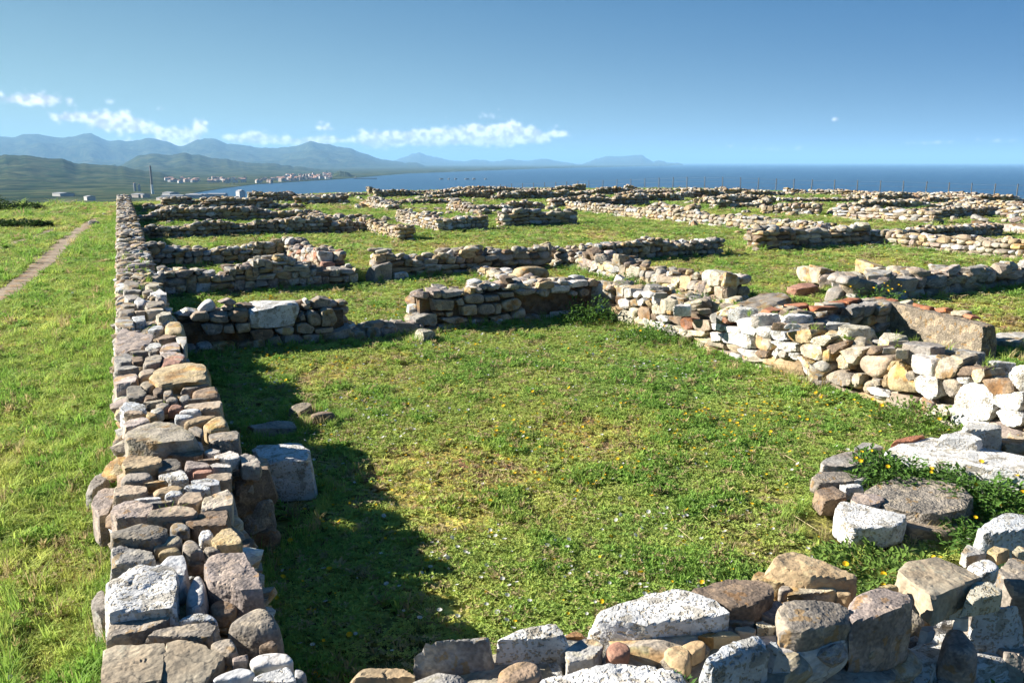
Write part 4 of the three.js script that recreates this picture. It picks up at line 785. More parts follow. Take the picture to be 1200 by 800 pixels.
// the half ring of flat stones and white slabs inside the room
{
  const t = thing('stone_ring', 'half ring of flat stones and white slabs round a rough lump, overgrown with weeds', 'stone ring', [4.9, 0, -3.4]);
  TRACED.ring.forEach((s, k) => measuredStone(s, k + 520, t, 'slab'));
  rects.push([4.1, -3.55, 5.1, -3.4, 0.2], [5.4, -4.2, 6.6, -3.7, 0.1]);
}
// single stones that lie loose
function looseStone(label, code, x, z, hx, hy, hz, seed, yaw = 0, y = 0, category = 'stone', group, jit = 0.35) {
  const R = rng(seed), o = mesh(numbered('loose_stone'), rock(blockPlanes(R, hx, hy, hz, jit), [hx, hy, hz], Math.hypot(x, z) < 9 ? 14 : 6, code.length > 1 ? 6 : 32, seed, 0.07), STONE[code[0]][seed % STONE[code[0]].length]);
  o.position.set(x, groundY(x, z) + hy * 0.72 + y, z); o.rotation.y = yaw; tag(o, label, category, group); rects.push([x, z, x + 0.01, z, Math.max(hx, hz) * 0.9]); return o;
}
{ const t = thing('squared_block', 'squared pale block with a hollow worn in its top against the long wall', 'block', [0.9, 0, -5.7]); measuredStone(TRACED.squared_block[0], 560, t, 'block_body'); rects.push([0.8, -5.8, 0.98, -5.6, 0.15]); }
looseStone('pale loose stone lying in the shade edge of the long wall', 'k', 1.38, -7.55, 0.1, 0.07, 0.08, 702, 0.4);
looseStone('brown flat loose stone beside the pale one in the shade edge', 'nr', 1.53, -7.3, 0.13, 0.06, 0.09, 703, 0.2);
looseStone('half buried grey slab in the shade of the long wall', 'g', 1.05, -7.2, 0.2, 0.05, 0.1, 704, 0.1);
looseStone('small cream stone on the grass before the gap in the cross walls', 'c', 3.62, -10.25, 0.14, 0.09, 0.1, 705, 0.5);
looseStone('large ochre boulder in the crumbled strip of rubble', 'or', 7.4, -14.5, 0.38, 0.2, 0.28, 706, 0.2, 0, 'boulder');
looseStone('tall grey rock at the open end of the boulder cross wall', 'g', 4.72, -16.1, 0.22, 0.2, 0.16, 707, 0.3, 0, 'boulder');
looseStone('pale flat stone leaning at the foot of the boulder cross wall', 'w', 5.15, -16.05, 0.16, 0.1, 0.1, 708, 0.2);
looseStone('brown lichened stone beside the row of grey boulders', 'r', 11.3, -10.9, 0.28, 0.1, 0.16, 709, 0.1);
looseStone('smooth pale boulder lying at the end of the row of grey boulders', 'gr', 11.3, -10.05, 0.24, 0.14, 0.15, 710, 0.3);
looseStone('grey slab in the grass beyond the plastered tank slab', 'g', 10.7, -6.55, 0.3, 0.07, 0.2, 711, 0.3);
looseStone('tan slab in the grass beyond the plastered tank slab', 't', 11.0, -6.0, 0.3, 0.09, 0.2, 712, 0.8);
looseStone('dark rough rock between the sunlit side wall and the upright slabs', 'd', 8.5, -8.9, 0.42, 0.24, 0.28, 713, 0.3, 0, 'boulder');
looseStone('long grey slab lying in weeds behind the sunlit side wall', 'b', 8.0, -10.1, 0.5, 0.09, 0.2, 714, -0.25);
for (let k = 0; k < 12; k++) { const R = rng(740 + k); looseStone('tumbled pale and tan stone in the heap behind the row of grey boulders', 'tpcogn'[k % 6], 12.2 + R() * 2.2, -11.6 + R() * 1.1, 0.18 + R() * 0.2, 0.09 + R() * 0.1, 0.14 + R() * 0.12, 741 + k, R() * 6, k % 3 === 0 ? 0.12 : 0, 'stone', 'tumbled stones of one heap'); }
for (let k = 0; k < 10; k++) { const R = rng(780 + k); looseStone('loose cobble on the rubble between the sunlit side wall and the upright slabs', 'gtwpc'[k % 5], 7.7 + R() * 1.4, -10.8 + R() * 2.6, 0.12 + R() * 0.14, 0.06 + R() * 0.08, 0.1 + R() * 0.1, 781 + k, R() * 6, 0, 'stone', 'cobbles strewn behind the sunlit side wall'); }
{ // pier of stones against the long wall
  const t = wall({ name: 'pier', label: 'stubby pier of stacked brown stones built against the long wall', category: 'pier', group: RUIN, A: [0.46, -5.1], B: [0.66, -5.1], w: 0.42, h: 0.55, seed: 51, len: 0.3, course: 0.17, pal: 'ntkg' });
}
{ // small stones fallen about the far rooms
  const R = rng(404), list = [], far = F.concat([[[20.7, -36], [20.7, -12], 0.4], [[29.2, -26.5], [29.2, -21.4], 0.4], [[22, -20], [36, -24], 0.3]]);
  for (let k = 0; k < 1100; k++) { const [A, B] = far[Math.floor(R() * far.length)], u = R(), x = mix(A[0], B[0], u) + (R() + R() + R() - 1.5) * 2.6, z = mix(A[1], B[1], u) + (R() + R() + R() - 1.5) * 2.6, a = 0.05 + R() * R() * 0.22; tmpQ.setFromEuler(tmpE.set((R() - 0.5) * 0.6, R() * 6.3, (R() - 0.5) * 0.6, 'YXZ')); list.push({ lod: 3, shape: Math.floor(R() * 28), c: pick(R, 'gtkpwcnog'), m: new THREE.Matrix4().compose(new THREE.Vector3(x, groundY(x, z) + a * 0.25, z), tmpQ, new THREE.Vector3(a, a * (0.4 + R() * 0.4), a * (0.6 + R() * 0.4))) }); }
  joinStones(list, scene); const m = scene.children[scene.children.length - 1]; m.name = 'scattered_rubble'; tag(m, 'small fallen stones strewn about the farthest ruins', 'rubble');
}
console.log('walls done');

// ---------------------------------------------------------------- the sward
const segDist = (x, z, ax, az, bx, bz) => { const vx = bx - ax, vz = bz - az, t = clamp(((x - ax) * vx + (z - az) * vz) / (vx * vx + vz * vz + 1e-9), 0, 1); return Math.hypot(x - ax - vx * t, z - az - vz * t); };
const cellOf = new Map();
for (const r of rects) { const m = r[4] + 0.5; for (let i = Math.floor((Math.min(r[0], r[2]) - m) / 2); i <= (Math.max(r[0], r[2]) + m) / 2; i++) for (let j = Math.floor((Math.min(r[1], r[3]) - m) / 2); j <= (Math.max(r[1], r[3]) + m) / 2; j++) { const k = i + ',' + j; if (!cellOf.has(k)) cellOf.set(k, []); cellOf.get(k).push(r); } }
const clearance = (x, z) => { let d = 0.5; for (const r of cellOf.get(Math.floor(x / 2) + ',' + Math.floor(z / 2)) ?? []) d = Math.min(d, segDist(x, z, r[0], r[1], r[2], r[3]) - r[4]); return d; };
const trackGap = (x, z) => { let d = 9; if (x > -0.3 || z > -10 || z < -42) return d; for (const [a, b, w] of trackPts) d = Math.min(d, Math.hypot(x - a, z - b) - w * (1 + 0.3 * noise3(x * 4, 1, z * 4))); return d; };
const cosY = Math.cos(25.833 * deg), sinY = Math.sin(25.833 * deg), cosP = Math.cos(12.685 * deg), sinP = Math.sin(12.685 * deg);
function inView(x, y, z, m = 0.28) { const rx = x * cosY + z * sinY, fh = x * sinY - z * cosY, yy = y - 2.4, f = fh * cosP - yy * sinP, u = fh * sinP + yy * cosP; return f > 0.4 && Math.abs(rx / f) < 0.643 + m && u / f > -0.43 - m && u / f < 0.5; }

class Leaves { // many small faces in one geometry
  constructor() { this.p = []; this.n = []; }
  tri(a, b, c) { this.p.push(...a, ...b, ...c); }
  blade(x, z, h, w, dir, lean, y = 0) {
    const cx = Math.cos(dir), cz = Math.sin(dir), px = -cz * w, pz = cx * w, mx = x + cx * lean * h * 0.35, mz = z + cz * lean * h * 0.35, tx = x + cx * lean * h, tz = z + cz * lean * h, my = y + h * 0.6, ty = y + h * (1 - 0.25 * lean);
    const a = [x - px, y, z - pz], b = [x + px, y, z + pz], c = [mx + px * 0.8, my, mz + pz * 0.8], d = [mx - px * 0.8, my, mz - pz * 0.8], e = [tx, ty, tz];
    this.tri(a, b, c); this.tri(a, c, d); this.tri(d, c, e);
  }
  leaf(x, y, z, len, w, dir, tilt) { // a folded lance shape
    const cx = Math.cos(dir), cz = Math.sin(dir), up = Math.sin(tilt), out = Math.cos(tilt), mx = x + cx * out * len * 0.5, my = y + up * len * 0.5, mz = z + cz * out * len * 0.5, tx = x + cx * out * len, ty = y + up * len - len * 0.08, tz = z + cz * out * len, px = -cz * w, pz = cx * w;
    const a = [x, y, z], l = [mx - px, my + w * 0.35, mz - pz], r = [mx + px, my + w * 0.35, mz + pz], t = [tx, ty, tz], m = [mx, my - w * 0.1, mz];
    this.tri(a, m, l); this.tri(l, m, t); this.tri(a, r, m); this.tri(r, t, m);
  }
  build() { const g = new THREE.BufferGeometry(); g.setAttribute('position', new THREE.Float32BufferAttribute(this.p, 3)); g.computeVertexNormals(); return g; }
}
const leafMat = (r, g, b, t = 0.35) => { const m = new THREE.MeshPhysicalMaterial({ roughness: 0.95, transmission: t, thickness: 0, side: THREE.DoubleSide, specularIntensity: 0.25 }); m.color.setRGB(r, g, b); return m; };
const swardMat = leafMat(1, 1, 1, 0.45);
const tufts = [];
for (let v = 0; v < 3; v++) { // 0-2 fine grass
  const R = rng(300 + v), L = new Leaves();
  for (let i = 0; i < 15; i++) { const a = R() * 6.3, r = R() * 0.035; L.blade(Math.cos(a) * r, Math.sin(a) * r, 0.028 + R() * 0.04, 0.0016 + R() * 0.0012, R() * 6.3, 0.2 + R() * 0.8, -0.004); }
  tufts.push(L.build());
}
for (let v = 0; v < 4; v++) { // 3-6 clover and small broad leaves
  const R = rng(320 + v), L = new Leaves();
  for (let i = 0; i < 7; i++) { const a = R() * 6.3, r = R() * 0.045, x = Math.cos(a) * r, z = Math.sin(a) * r, y = 0.012 + R() * 0.032, d0 = R() * 6.3, s = 0.011 + R() * 0.011; for (let k = 0; k < 3; k++) L.leaf(x, y, z, s, s * 0.36, d0 + k * 2.1 + (R() - 0.5) * 0.5, 0.1 + R() * 0.5); }
  for (let i = 0; i < 4; i++) { const a = R() * 6.3, r = R() * 0.04; L.blade(Math.cos(a) * r, Math.sin(a) * r, 0.03 + R() * 0.03, 0.0014, R() * 6.3, 0.3 + R() * 0.7, -0.004); }
  tufts.push(L.build());
}
for (let v = 0; v < 2; v++) { // 7-8 tall grass
  const R = rng(340 + v), L = new Leaves();
  for (let i = 0; i < 18; i++) { const a = R() * 6.3, r = R() * 0.04; L.blade(Math.cos(a) * r, Math.sin(a) * r, 0.07 + R() * 0.09, 0.0022 + R() * 0.0015, R() * 6.3, 0.2 + R() * 0.7, -0.01); }
  tufts.push(L.build());
}
for (let v = 0; v < 2; v++) { // 9-10 flat rosettes of lance leaves
  const R = rng(360 + v), L = new Leaves(), n = 9 + v * 3;
  for (let i = 0; i < n; i++) L.leaf(0, 0.006, 0, 0.05 + R() * 0.03, 0.007 + R() * 0.005, i / n * 6.3 + R() * 0.5, 0.15 + R() * 0.75);
  for (let i = 0; i < 6; i++) L.leaf(0, 0.01, 0, 0.03 + R() * 0.02, 0.006, R() * 6.3, 0.7 + R() * 0.5);
  tufts.push(L.build());
}
const inst = tufts.map(() => ({ m: [], c: [] }));
const flowerSpots = { yellow: [], white: [] };
{
  const R = rng(77), q = new THREE.Quaternion(), e = new THREE.Euler(), p = new THREE.Vector3(), s = new THREE.Vector3(), m = new THREE.Matrix4();
  for (const [r0, r1, cell, sc, sy] of [[0, 5, 0.030, 0.95, 0.95], [5, 8, 0.036, 1.05, 1.0], [8, 13, 0.055, 1.4, 1.15], [13, 22, 0.095, 2.1, 1.4], [22, 42, 0.19, 3.6, 1.7], [42, 80, 0.36, 6, 2.1]]) {
    for (let x0 = -Math.min(r1, 14); x0 < r1; x0 += cell) for (let z0 = -r1; z0 < 0.5; z0 += cell) {
      const rr = Math.hypot(x0, z0); if (rr < r0 || rr >= r1) continue;
      const x = x0 + (R() - 0.5) * cell * 1.6, z = z0 + (R() - 0.5) * cell * 1.6, a = R(), b = R(), c = R(), d = R(), f = R();
      if (!inView(x, 0, z)) continue;
      const cl = clearance(x, z); if (cl < 0.015) continue;
      const tg = trackGap(x, z); if (tg < 0.02) continue;
      const y = groundY(x, z), out = x < -0.1, P = patch(x, z), fine = fbm(x * 1.7, 4, z * 1.7, 3), near = smooth(0.3, 0.0, cl);
      const thin = smooth(0.14, 0.36, -P * 0.55 - fine * 0.9); if (a < thin * (out ? 0.3 : 0.6)) continue;
      let k; // which plant
      if (out) k = b < 0.74 ? Math.floor(c * 3) : b < 0.9 ? 3 + Math.floor(c * 4) : b < 0.96 ? 7 + Math.floor(c * 2) : 9 + Math.floor(c * 2);
      else k = b < 0.22 ? Math.floor(c * 3) : b < 0.86 ? 3 + Math.floor(c * 4) : b < 0.93 ? 9 + Math.floor(c * 2) : Math.floor(c * 3);
      if (near > 0.2 && d < near * 0.4) k = 7 + Math.floor(c * 2);
      const clump = fbm(x * 2.6 + 5, 6, z * 2.6, 3); if (clump > 0.16 && d < 0.3) k = 9 + Math.floor(c * 2);
      const lush = clamp(0.42 + P * 0.55 + fine * 0.55 + near * 0.45 + smooth(0.1, 0.3, clump) * 0.45 + (f - 0.5) * 0.7, 0, 1), g = sc * (0.65 + d * 0.75), dry = f > (out ? 0.965 : 0.93) - thin * 0.16;
      e.set((c - 0.5) * 0.3, b * 40, (a - 0.5) * 0.3); q.setFromEuler(e); m.compose(p.set(x, y - 0.004, z), q, s.set(g, sy * (0.6 + f * 0.7 + 0.6 * smooth(0.14, 0.34, clump)), g));
      inst[k].m.push(...m.elements);
      const j = 0.7 + c * 0.6;
      if (dry) inst[k].c.push(0.42 * j, 0.34 * j, 0.17 * j);
      else inst[k].c.push(mix(0.51, 0.215, lush) * j, mix(0.54, 0.365, lush) * j, mix(0.13, 0.065, lush) * j);
      // flowers
      const fl = fbm(x * 0.55 + 40, 3, z * 0.55, 3);
      if (!out && rr < 30 && c < (0.016 + 0.085 * smooth(0.0, 0.35, fl)) * (cell / 0.036)) flowerSpots.yellow.push([x, y + 0.035 + d * 0.03, z, rr, a]);
      else if (d < (out ? 0.0012 : 0.014 + 0.06 * smooth(0.02, 0.3, -fl)) * (cell / 0.036) && rr < 34) flowerSpots.white.push([x, y + 0.03 + c * 0.03, z, rr, a]);
    }
  }
}
{ // tufts rooted in the joints of the near walls
  const R = rng(91), q = new THREE.Quaternion(), m = new THREE.Matrix4();
  for (let i = 0; i < 150; i++) { const onLong = i < 90, x = onLong ? 0.115 + (R() - 0.5) * 0.5 : 7.05 + (R() - 0.5) * 0.5, z = onLong ? -2.6 - R() * 16 : -3 - R() * 8, k = [0, 1, 3, 4, 7, 9][Math.floor(R() * 6)], s = 0.6 + R() * 0.7; q.setFromEuler(new THREE.Euler(0, R() * 6, 0)); m.compose(new THREE.Vector3(x, 0.53 + R() * 0.03, z), q, new THREE.Vector3(s, s, s)); inst[k].m.push(...m.elements); inst[k].c.push(0.24, 0.34, 0.06); }
}
inst.forEach((o, k) => {
  if (!o.m.length) return; const n = o.m.length / 16, im = new THREE.InstancedMesh(tufts[k], swardMat, n);
  im.instanceMatrix.array.set(o.m); im.instanceColor = new THREE.InstancedBufferAttribute(new Float32Array(o.c), 3);
  im.name = numbered(k < 3 ? 'meadow_grass' : k < 7 ? 'clover' : k < 9 ? 'tall_grass' : 'meadow_herbs'); im.castShadow = im.receiveShadow = true; im.userData.kind = 'stuff';
  tag(im, k < 3 ? 'short green grass of the meadow and the room floors' : k < 7 ? 'low clover and small leaved plants carpeting the rooms' : k < 9 ? 'taller grass along the feet of the walls' : 'flat leafy herbs scattered through the sward', 'grass'); scene.add(im);
});
console.log('tufts', inst.reduce((s, o) => s + o.m.length / 16, 0), 'yellow', flowerSpots.yellow.length, 'white', flowerSpots.white.length);
for (const [kind, r, g, b] of [['yellow', 0.62, 0.39, 0.012], ['white', 0.55, 0.54, 0.50]]) {
  const L = new Leaves(), n = 7; for (let i = 0; i < n; i++) { const a = i / n * 6.283, b2 = a + 6.283 / n * 0.9; L.tri([0, 0.002, 0], [Math.cos(b2), 0.35, Math.sin(b2)], [Math.cos(a), 0.35, Math.sin(a)]); }
  const mt = leafMat(r, g, b, 0.25), S = flowerSpots[kind], im = new THREE.InstancedMesh(L.build(), mt, S.length), R = rng(5), m = new THREE.Matrix4(), q = new THREE.Quaternion(), e = new THREE.Euler();
  S.forEach(([x, y, z, rr, a], i) => { const s = (kind === 'yellow' ? 0.0105 : 0.0095) * (0.7 + R() * 0.8) * (1 + rr * 0.035); e.set((R() - 0.5) * 0.9, a * 6, (R() - 0.5) * 0.9 + 0.25); im.setMatrixAt(i, m.compose(new THREE.Vector3(x, y, z), q.setFromEuler(e), new THREE.Vector3(s, s, s))); });
  im.name = kind + '_flowers'; im.castShadow = true; im.userData.kind = 'stuff'; tag(im, kind === 'yellow' ? 'small yellow flowers dotted over the sward' : 'small white daisies dotted over the sward', 'flowers'); scene.add(im);
}
// dead straw and litter lying on the sward
{
  const R = rng(55), L = new Leaves(); L.blade(0, 0, 0.12, 0.0022, 0.3, 2.6); const g = L.build(), n = 700, im = new THREE.InstancedMesh(g, (() => { const m = leafMat(0.46, 0.38, 0.22, 0.1); return m; })(), n), m = new THREE.Matrix4(), q = new THREE.Quaternion(), e = new THREE.Euler(); let i = 0;
  while (i < n) { const x = -4 + R() * 12, z = -1.5 - R() * 13; if (!inView(x, 0, z) || clearance(x, z) < 0.03) continue; e.set(1.35 + R() * 0.3, R() * 6.3, R() * 6.3, 'YXZ'); const s = 0.5 + R() * 0.9; im.setMatrixAt(i++, m.compose(new THREE.Vector3(x, groundY(x, z) + 0.03 + R() * 0.03, z), q.setFromEuler(e), new THREE.Vector3(s * 1.3, s, s))); }
  im.name = 'dry_straw'; im.userData.kind = 'stuff'; tag(im, 'dead straw stalks lying on the sward', 'straw'); scene.add(im);
}
// single weeds and bushes
function weed(name, label, category, x, z, y, rad, h, n, len, w, color, seed, flowers = 0, group) {
  const R = rng(seed), t = thing(name, label, category, [x, y ?? groundY(x, z), z], group), L = new Leaves(), S = new Leaves();
  for (let i = 0; i < n; i++) {
    const a = R() * 6.3, r = rad * Math.sqrt(R()), yy = h * (0.15 + 0.85 * R()) * Math.sqrt(Math.max(0.05, 1 - (r / rad) ** 2 * 0.8)) * (0.75 + 0.5 * noise3(Math.cos(a) * r * 9 + seed, 1, Math.sin(a) * r * 9));
    L.leaf(Math.cos(a) * r, yy, Math.sin(a) * r, len * (0.6 + R() * 0.8), w * (0.7 + R() * 0.6), R() < 0.6 ? a + (R() - 0.5) * 1.6 : R() * 6.3, -0.3 + R() * 1.3);
  }
  for (let i = 0; i < 14; i++) { const a = R() * 6.3; S.blade(0, 0, h * (0.7 + R() * 0.3), 0.0025, a, rad / h * 0.7 * R()); }
  mesh('foliage', L.build(), leafMat(...color), t); mesh('stems', S.build(), leafMat(color[0] * 1.1, color[1], color[2]), t);
  for (let i = 0; i < flowers; i++) { const F = new Leaves(), a = R() * 6.3, r = rad * 0.9 * Math.sqrt(R()), s = 0.013 + R() * 0.008; for (let k = 0; k < 8; k++) { const p = k / 8 * 6.283, p2 = p + 0.75; F.tri([0, 0, 0], [Math.cos(p2) * s, s * 0.4, Math.sin(p2) * s], [Math.cos(p) * s, s * 0.4, Math.sin(p) * s]); } const m = mesh('flower', F.build(), YELLOW, t); m.position.set(Math.cos(a) * r, h * (0.7 + R() * 0.25), Math.sin(a) * r); m.rotation.set(0.3, 0, 0.35); }
  return t;
}
const YELLOW = leafMat(0.62, 0.37, 0.01, 0.2), G1 = [0.085, 0.175, 0.028, 0.35], G2 = [0.12, 0.20, 0.035, 0.35], G3 = [0.065, 0.135, 0.03, 0.35];
weed('leafy_bush', 'dense green bush in the corner between the cobble wall and the sunlit side wall', 'bush', 6.3, -10.35, null, 0.45, 0.4, 900, 0.06, 0.014, G1, 1);
weed('weeds', 'green weeds spilling over the foot of the sunlit side wall', 'weeds', 6.45, -8.9, null, 0.4, 0.22, 600, 0.055, 0.013, G1, 2, 3);
weed('weeds', 'weeds at the foot of the big white stone in the sunlit side wall', 'weeds', 6.45, -4.75, null, 0.42, 0.25, 700, 0.05, 0.012, G2, 3, 3);
weed('weeds', 'weeds growing inside the half ring of stones', 'weeds', 5.0, -3.85, 0.02, 0.36, 0.24, 1700, 0.05, 0.012, G1, 4, 6);
weed('weeds', 'weeds growing between the rough lump and the long white slab', 'weeds', 5.3, -3.35, 0.02, 0.42, 0.22, 2000, 0.05, 0.012, G1, 5, 8);
weed('weeds', 'weeds between the half ring and the grey boulder', 'weeds', 4.75, -2.85, 0.0, 0.3, 0.16, 900, 0.05, 0.012, G1, 6, 3);
weed('weeds', 'leafy weeds in the hollow before the angular brown slab', 'weeds', 3.75, -2.85, 0.0, 0.45, 0.14, 1500, 0.045, 0.012, G2, 7, 4);
weed('weeds', 'leafy weeds at the foot of the large grey stone and ochre rocks', 'weeds', 3.0, -2.95, 0.0, 0.42, 0.11, 900, 0.04, 0.011, G2, 8, 4);
weed('jagged_weed', 'small jagged weed growing among the tan cobbles of the broad cross wall', 'weed', 1.62, -2.02, 0.52, 0.075, 0.12, 90, 0.045, 0.008, G3, 9);
weed('weeds', 'shaded weeds among the fallen stones outside the broad cross wall', 'weeds', 3.3, -1.45, 0.0, 0.45, 0.26, 800, 0.05, 0.010, G1, 10, 2);
weed('weeds', 'weeds round the blue grey boulder fallen from the broad cross wall', 'weeds', 3.85, -1.65, 0.0, 0.4, 0.22, 700, 0.045, 0.011, G1, 11, 3);
weed('grass_tussock', 'tussock of long grass beside the squared white block', 'tussock', 0.72, -6.6, null, 0.12, 0.2, 120, 0.09, 0.005, G2, 12);
weed('weeds', 'weeds with yellow flowers at the foot of the row of grey boulders', 'weeds', 11.4, -9.3, null, 0.5, 0.4, 500, 0.07, 0.015, G1, 13, 10);
weed('weeds', 'weeds in the trench behind the sunlit side wall', 'weeds', 8.3, -8.2, null, 0.6, 0.3, 700, 0.07, 0.015, G1, 14);
weed('weeds', 'weeds at the foot of the upright slabs', 'weeds', 8.9, -13.2, null, 0.45, 0.26, 500, 0.07, 0.015, G1, 15);
weed('weeds', 'weeds along the cracked top of the sunlit side wall', 'weeds', 7.25, -8.8, 0.46, 0.3, 0.16, 300, 0.04, 0.008, G3, 16);
{ // broad leaved plant, leaf by leaf
  const t = thing('broadleaf_plant', 'pale green broad leaved plant beside the angular brown slab', 'plant', [4.25, 0.1, -2.42]), R = rng(9), m = leafMat(0.17, 0.27, 0.09, 0.35);
  for (let k = 0; k < 9; k++) { const L = new Leaves(); L.leaf(0, 0, 0, 0.12 + R() * 0.07, 0.035 + R() * 0.015, k * 0.72 + R() * 0.3, 0.35 + R() * 0.7); mesh('leaf', L.build(), m, t); }
}
function shrub(label, x, z, rx, h, seed) { weed('shrub', label, 'shrub', x, z, null, rx, h, 700, 0.16, 0.05, [0.035, 0.07, 0.02, 0.3], seed, 0, 'dark low shrubs on the meadow'); }
shrub('dark low shrub on the meadow rim', -5.9, -49.5, 1.1, 0.7, 31); shrub('dark low shrub on the meadow rim', -4.4, -49.0, 0.7, 0.35, 32);
for (const [x, z, s] of [[-3.7, -36.2, 0.7], [-3.0, -35.6, 0.5], [-4.6, -36.8, 0.8]]) shrub('dark scrub patch where the footpath forks', x, z, s, 0.22, Math.round(40 - x * 10));
console.log('plants done');

// ---------------------------------------------------------------- fence on the seaward slope
const dirAt = (px, py) => { const X = (px - 600) / 933, Y = (400 - py) / 933, f = cosP + Y * sinP, y = -sinP + Y * cosP; return [X * cosY + f * sinY, y, X * sinY - f * cosY]; };   // bearing of a point measured in the photograph
const bearing = (px, D) => { const [x, , z] = dirAt(px, 200), l = Math.hypot(x, z), c = (x * sinY - z * cosY) / l; return [x / l * D / c, z / l * D / c]; };
{
  const t = thing('boundary_fence', 'thin wire mesh fence on posts along the slope above the sea', 'fence', [0, 0, 0]);
  const DD = [[405, 190], [500, 150], [600, 125], [700, 110], [800, 98], [1000, 85], [1260, 72]];
  const dist = (x) => { for (let i = 1; i < DD.length; i++) if (x <= DD[i][0]) return mix(DD[i - 1][1], DD[i][1], (x - DD[i - 1][0]) / (DD[i][0] - DD[i - 1][0])); return 72; };
  const post = new THREE.CylinderGeometry(0.045, 0.05, 2.3, 6), mt = new THREE.MeshStandardMaterial({ roughness: 0.7, metalness: 0.2 }); mt.color.setRGB(0.10, 0.10, 0.095);
  const tops = [], R = rng(4); let x = 408;
  while (x < 1250) { const [X, Z] = bearing(x, dist(x)), y = groundY(X, Z), m = mesh('post', post, mt, t); m.position.set(X, y + 0.95, Z); m.rotation.set((R() - 0.5) * 0.05, R() * 3, (R() - 0.5) * 0.05); tops.push([X, y, Z]); x += x < 540 ? 15.5 : x < 680 ? 13 : x < 800 ? 16.5 : x < 950 ? 21 : 27; }
  const wire = new THREE.MeshStandardMaterial({ roughness: 0.6, metalness: 0.5 }); wire.color.setRGB(0.16, 0.16, 0.16);
  for (const hy of [0.5, 1.0, 1.5, 1.95]) { const gs = []; for (let i = 1; i < tops.length; i++) { const a = new THREE.Vector3(tops[i - 1][0], tops[i - 1][1] + hy, tops[i - 1][2]), b = new THREE.Vector3(tops[i][0], tops[i][1] + hy, tops[i][2]), g = new THREE.CylinderGeometry(0.008, 0.008, a.distanceTo(b), 4); g.rotateX(Math.PI / 2); g.lookAt(b.clone().sub(a)); g.translate((a.x + b.x) / 2, (a.y + b.y) / 2, (a.z + b.z) / 2); gs.push(g); } mesh('wire', mergeGeometries(gs), wire, t); }
}
// ---------------------------------------------------------------- sea, coast, hills
const SEA = -60;
{
  const g = new THREE.PlaneGeometry(110000, 62000, 1, 1); g.rotateX(-Math.PI / 2); g.translate(15000, SEA, -29000);
  const uv = g.attributes.uv; for (let i = 0; i < uv.count; i++) uv.setXY(i, uv.getX(i) * 110000 / 420, uv.getY(i) * 62000 / 420);
  const m = new THREE.MeshStandardMaterial({ roughness: 0.3, bumpMap: dataTex(512, (u, v) => 0.5 + 0.5 * tileFbm(u, v, 24, 5, 3)), bumpScale: 3.5 }); m.color.setRGB(0.004, 0.042, 0.095);
  structure('sea', g, m);
}
const onPlain = (px, py, Y) => { const [x, y, z] = dirAt(px, py), s = (Y - 2.4) / y; return [x * s, z * s]; };
const landTex = dataTex(512, (u, v) => { const a = tileFbm(u, v, 12, 5, 4), f = smooth(-0.02, 0.04, tileFbm(u, v, 20, 2, 14)); return [0.26 + a * 0.2 + f * 0.1, 0.32 + a * 0.18 + f * 0.06, 0.2 + a * 0.12 + f * 0.05]; }, true);
const landMat = new THREE.MeshPhysicalMaterial({ map: landTex, roughness: 1, specularIntensity: 0 });
{
  const out = [[-520, 262], [-520, 192.6], [300, 192.6], [800, 192.4], [785, 194], [640, 197], [560, 200], [480, 203], [440, 206], [400, 209.5], [350, 212.5], [300, 215.5], [262, 220], [224, 226], [240, 228.6], [330, 240], [420, 262]];
  const s = new THREE.Shape(out.map(([x, y]) => { const [X, Z] = onPlain(x, y, SEA + 1); return new THREE.Vector2(X, Z); })), g = new THREE.ShapeGeometry(s);
  const p = g.attributes.position, uv = g.attributes.uv; for (let i = 0; i < p.count; i++) { uv.setXY(i, p.getX(i) / 900, p.getY(i) / 900); p.setXYZ(i, p.getX(i), SEA + 1, p.getY(i)); }
  landMat.color.setRGB(0.55, 0.55, 0.55); g.computeVertexNormals(); structure('coastal_plain', g, landMat);
}
const heightOf = (px, py, D) => { const [x, y, z] = dirAt(px, py), c = x * sinY - z * cosY; return 2.4 + y / c * D; };
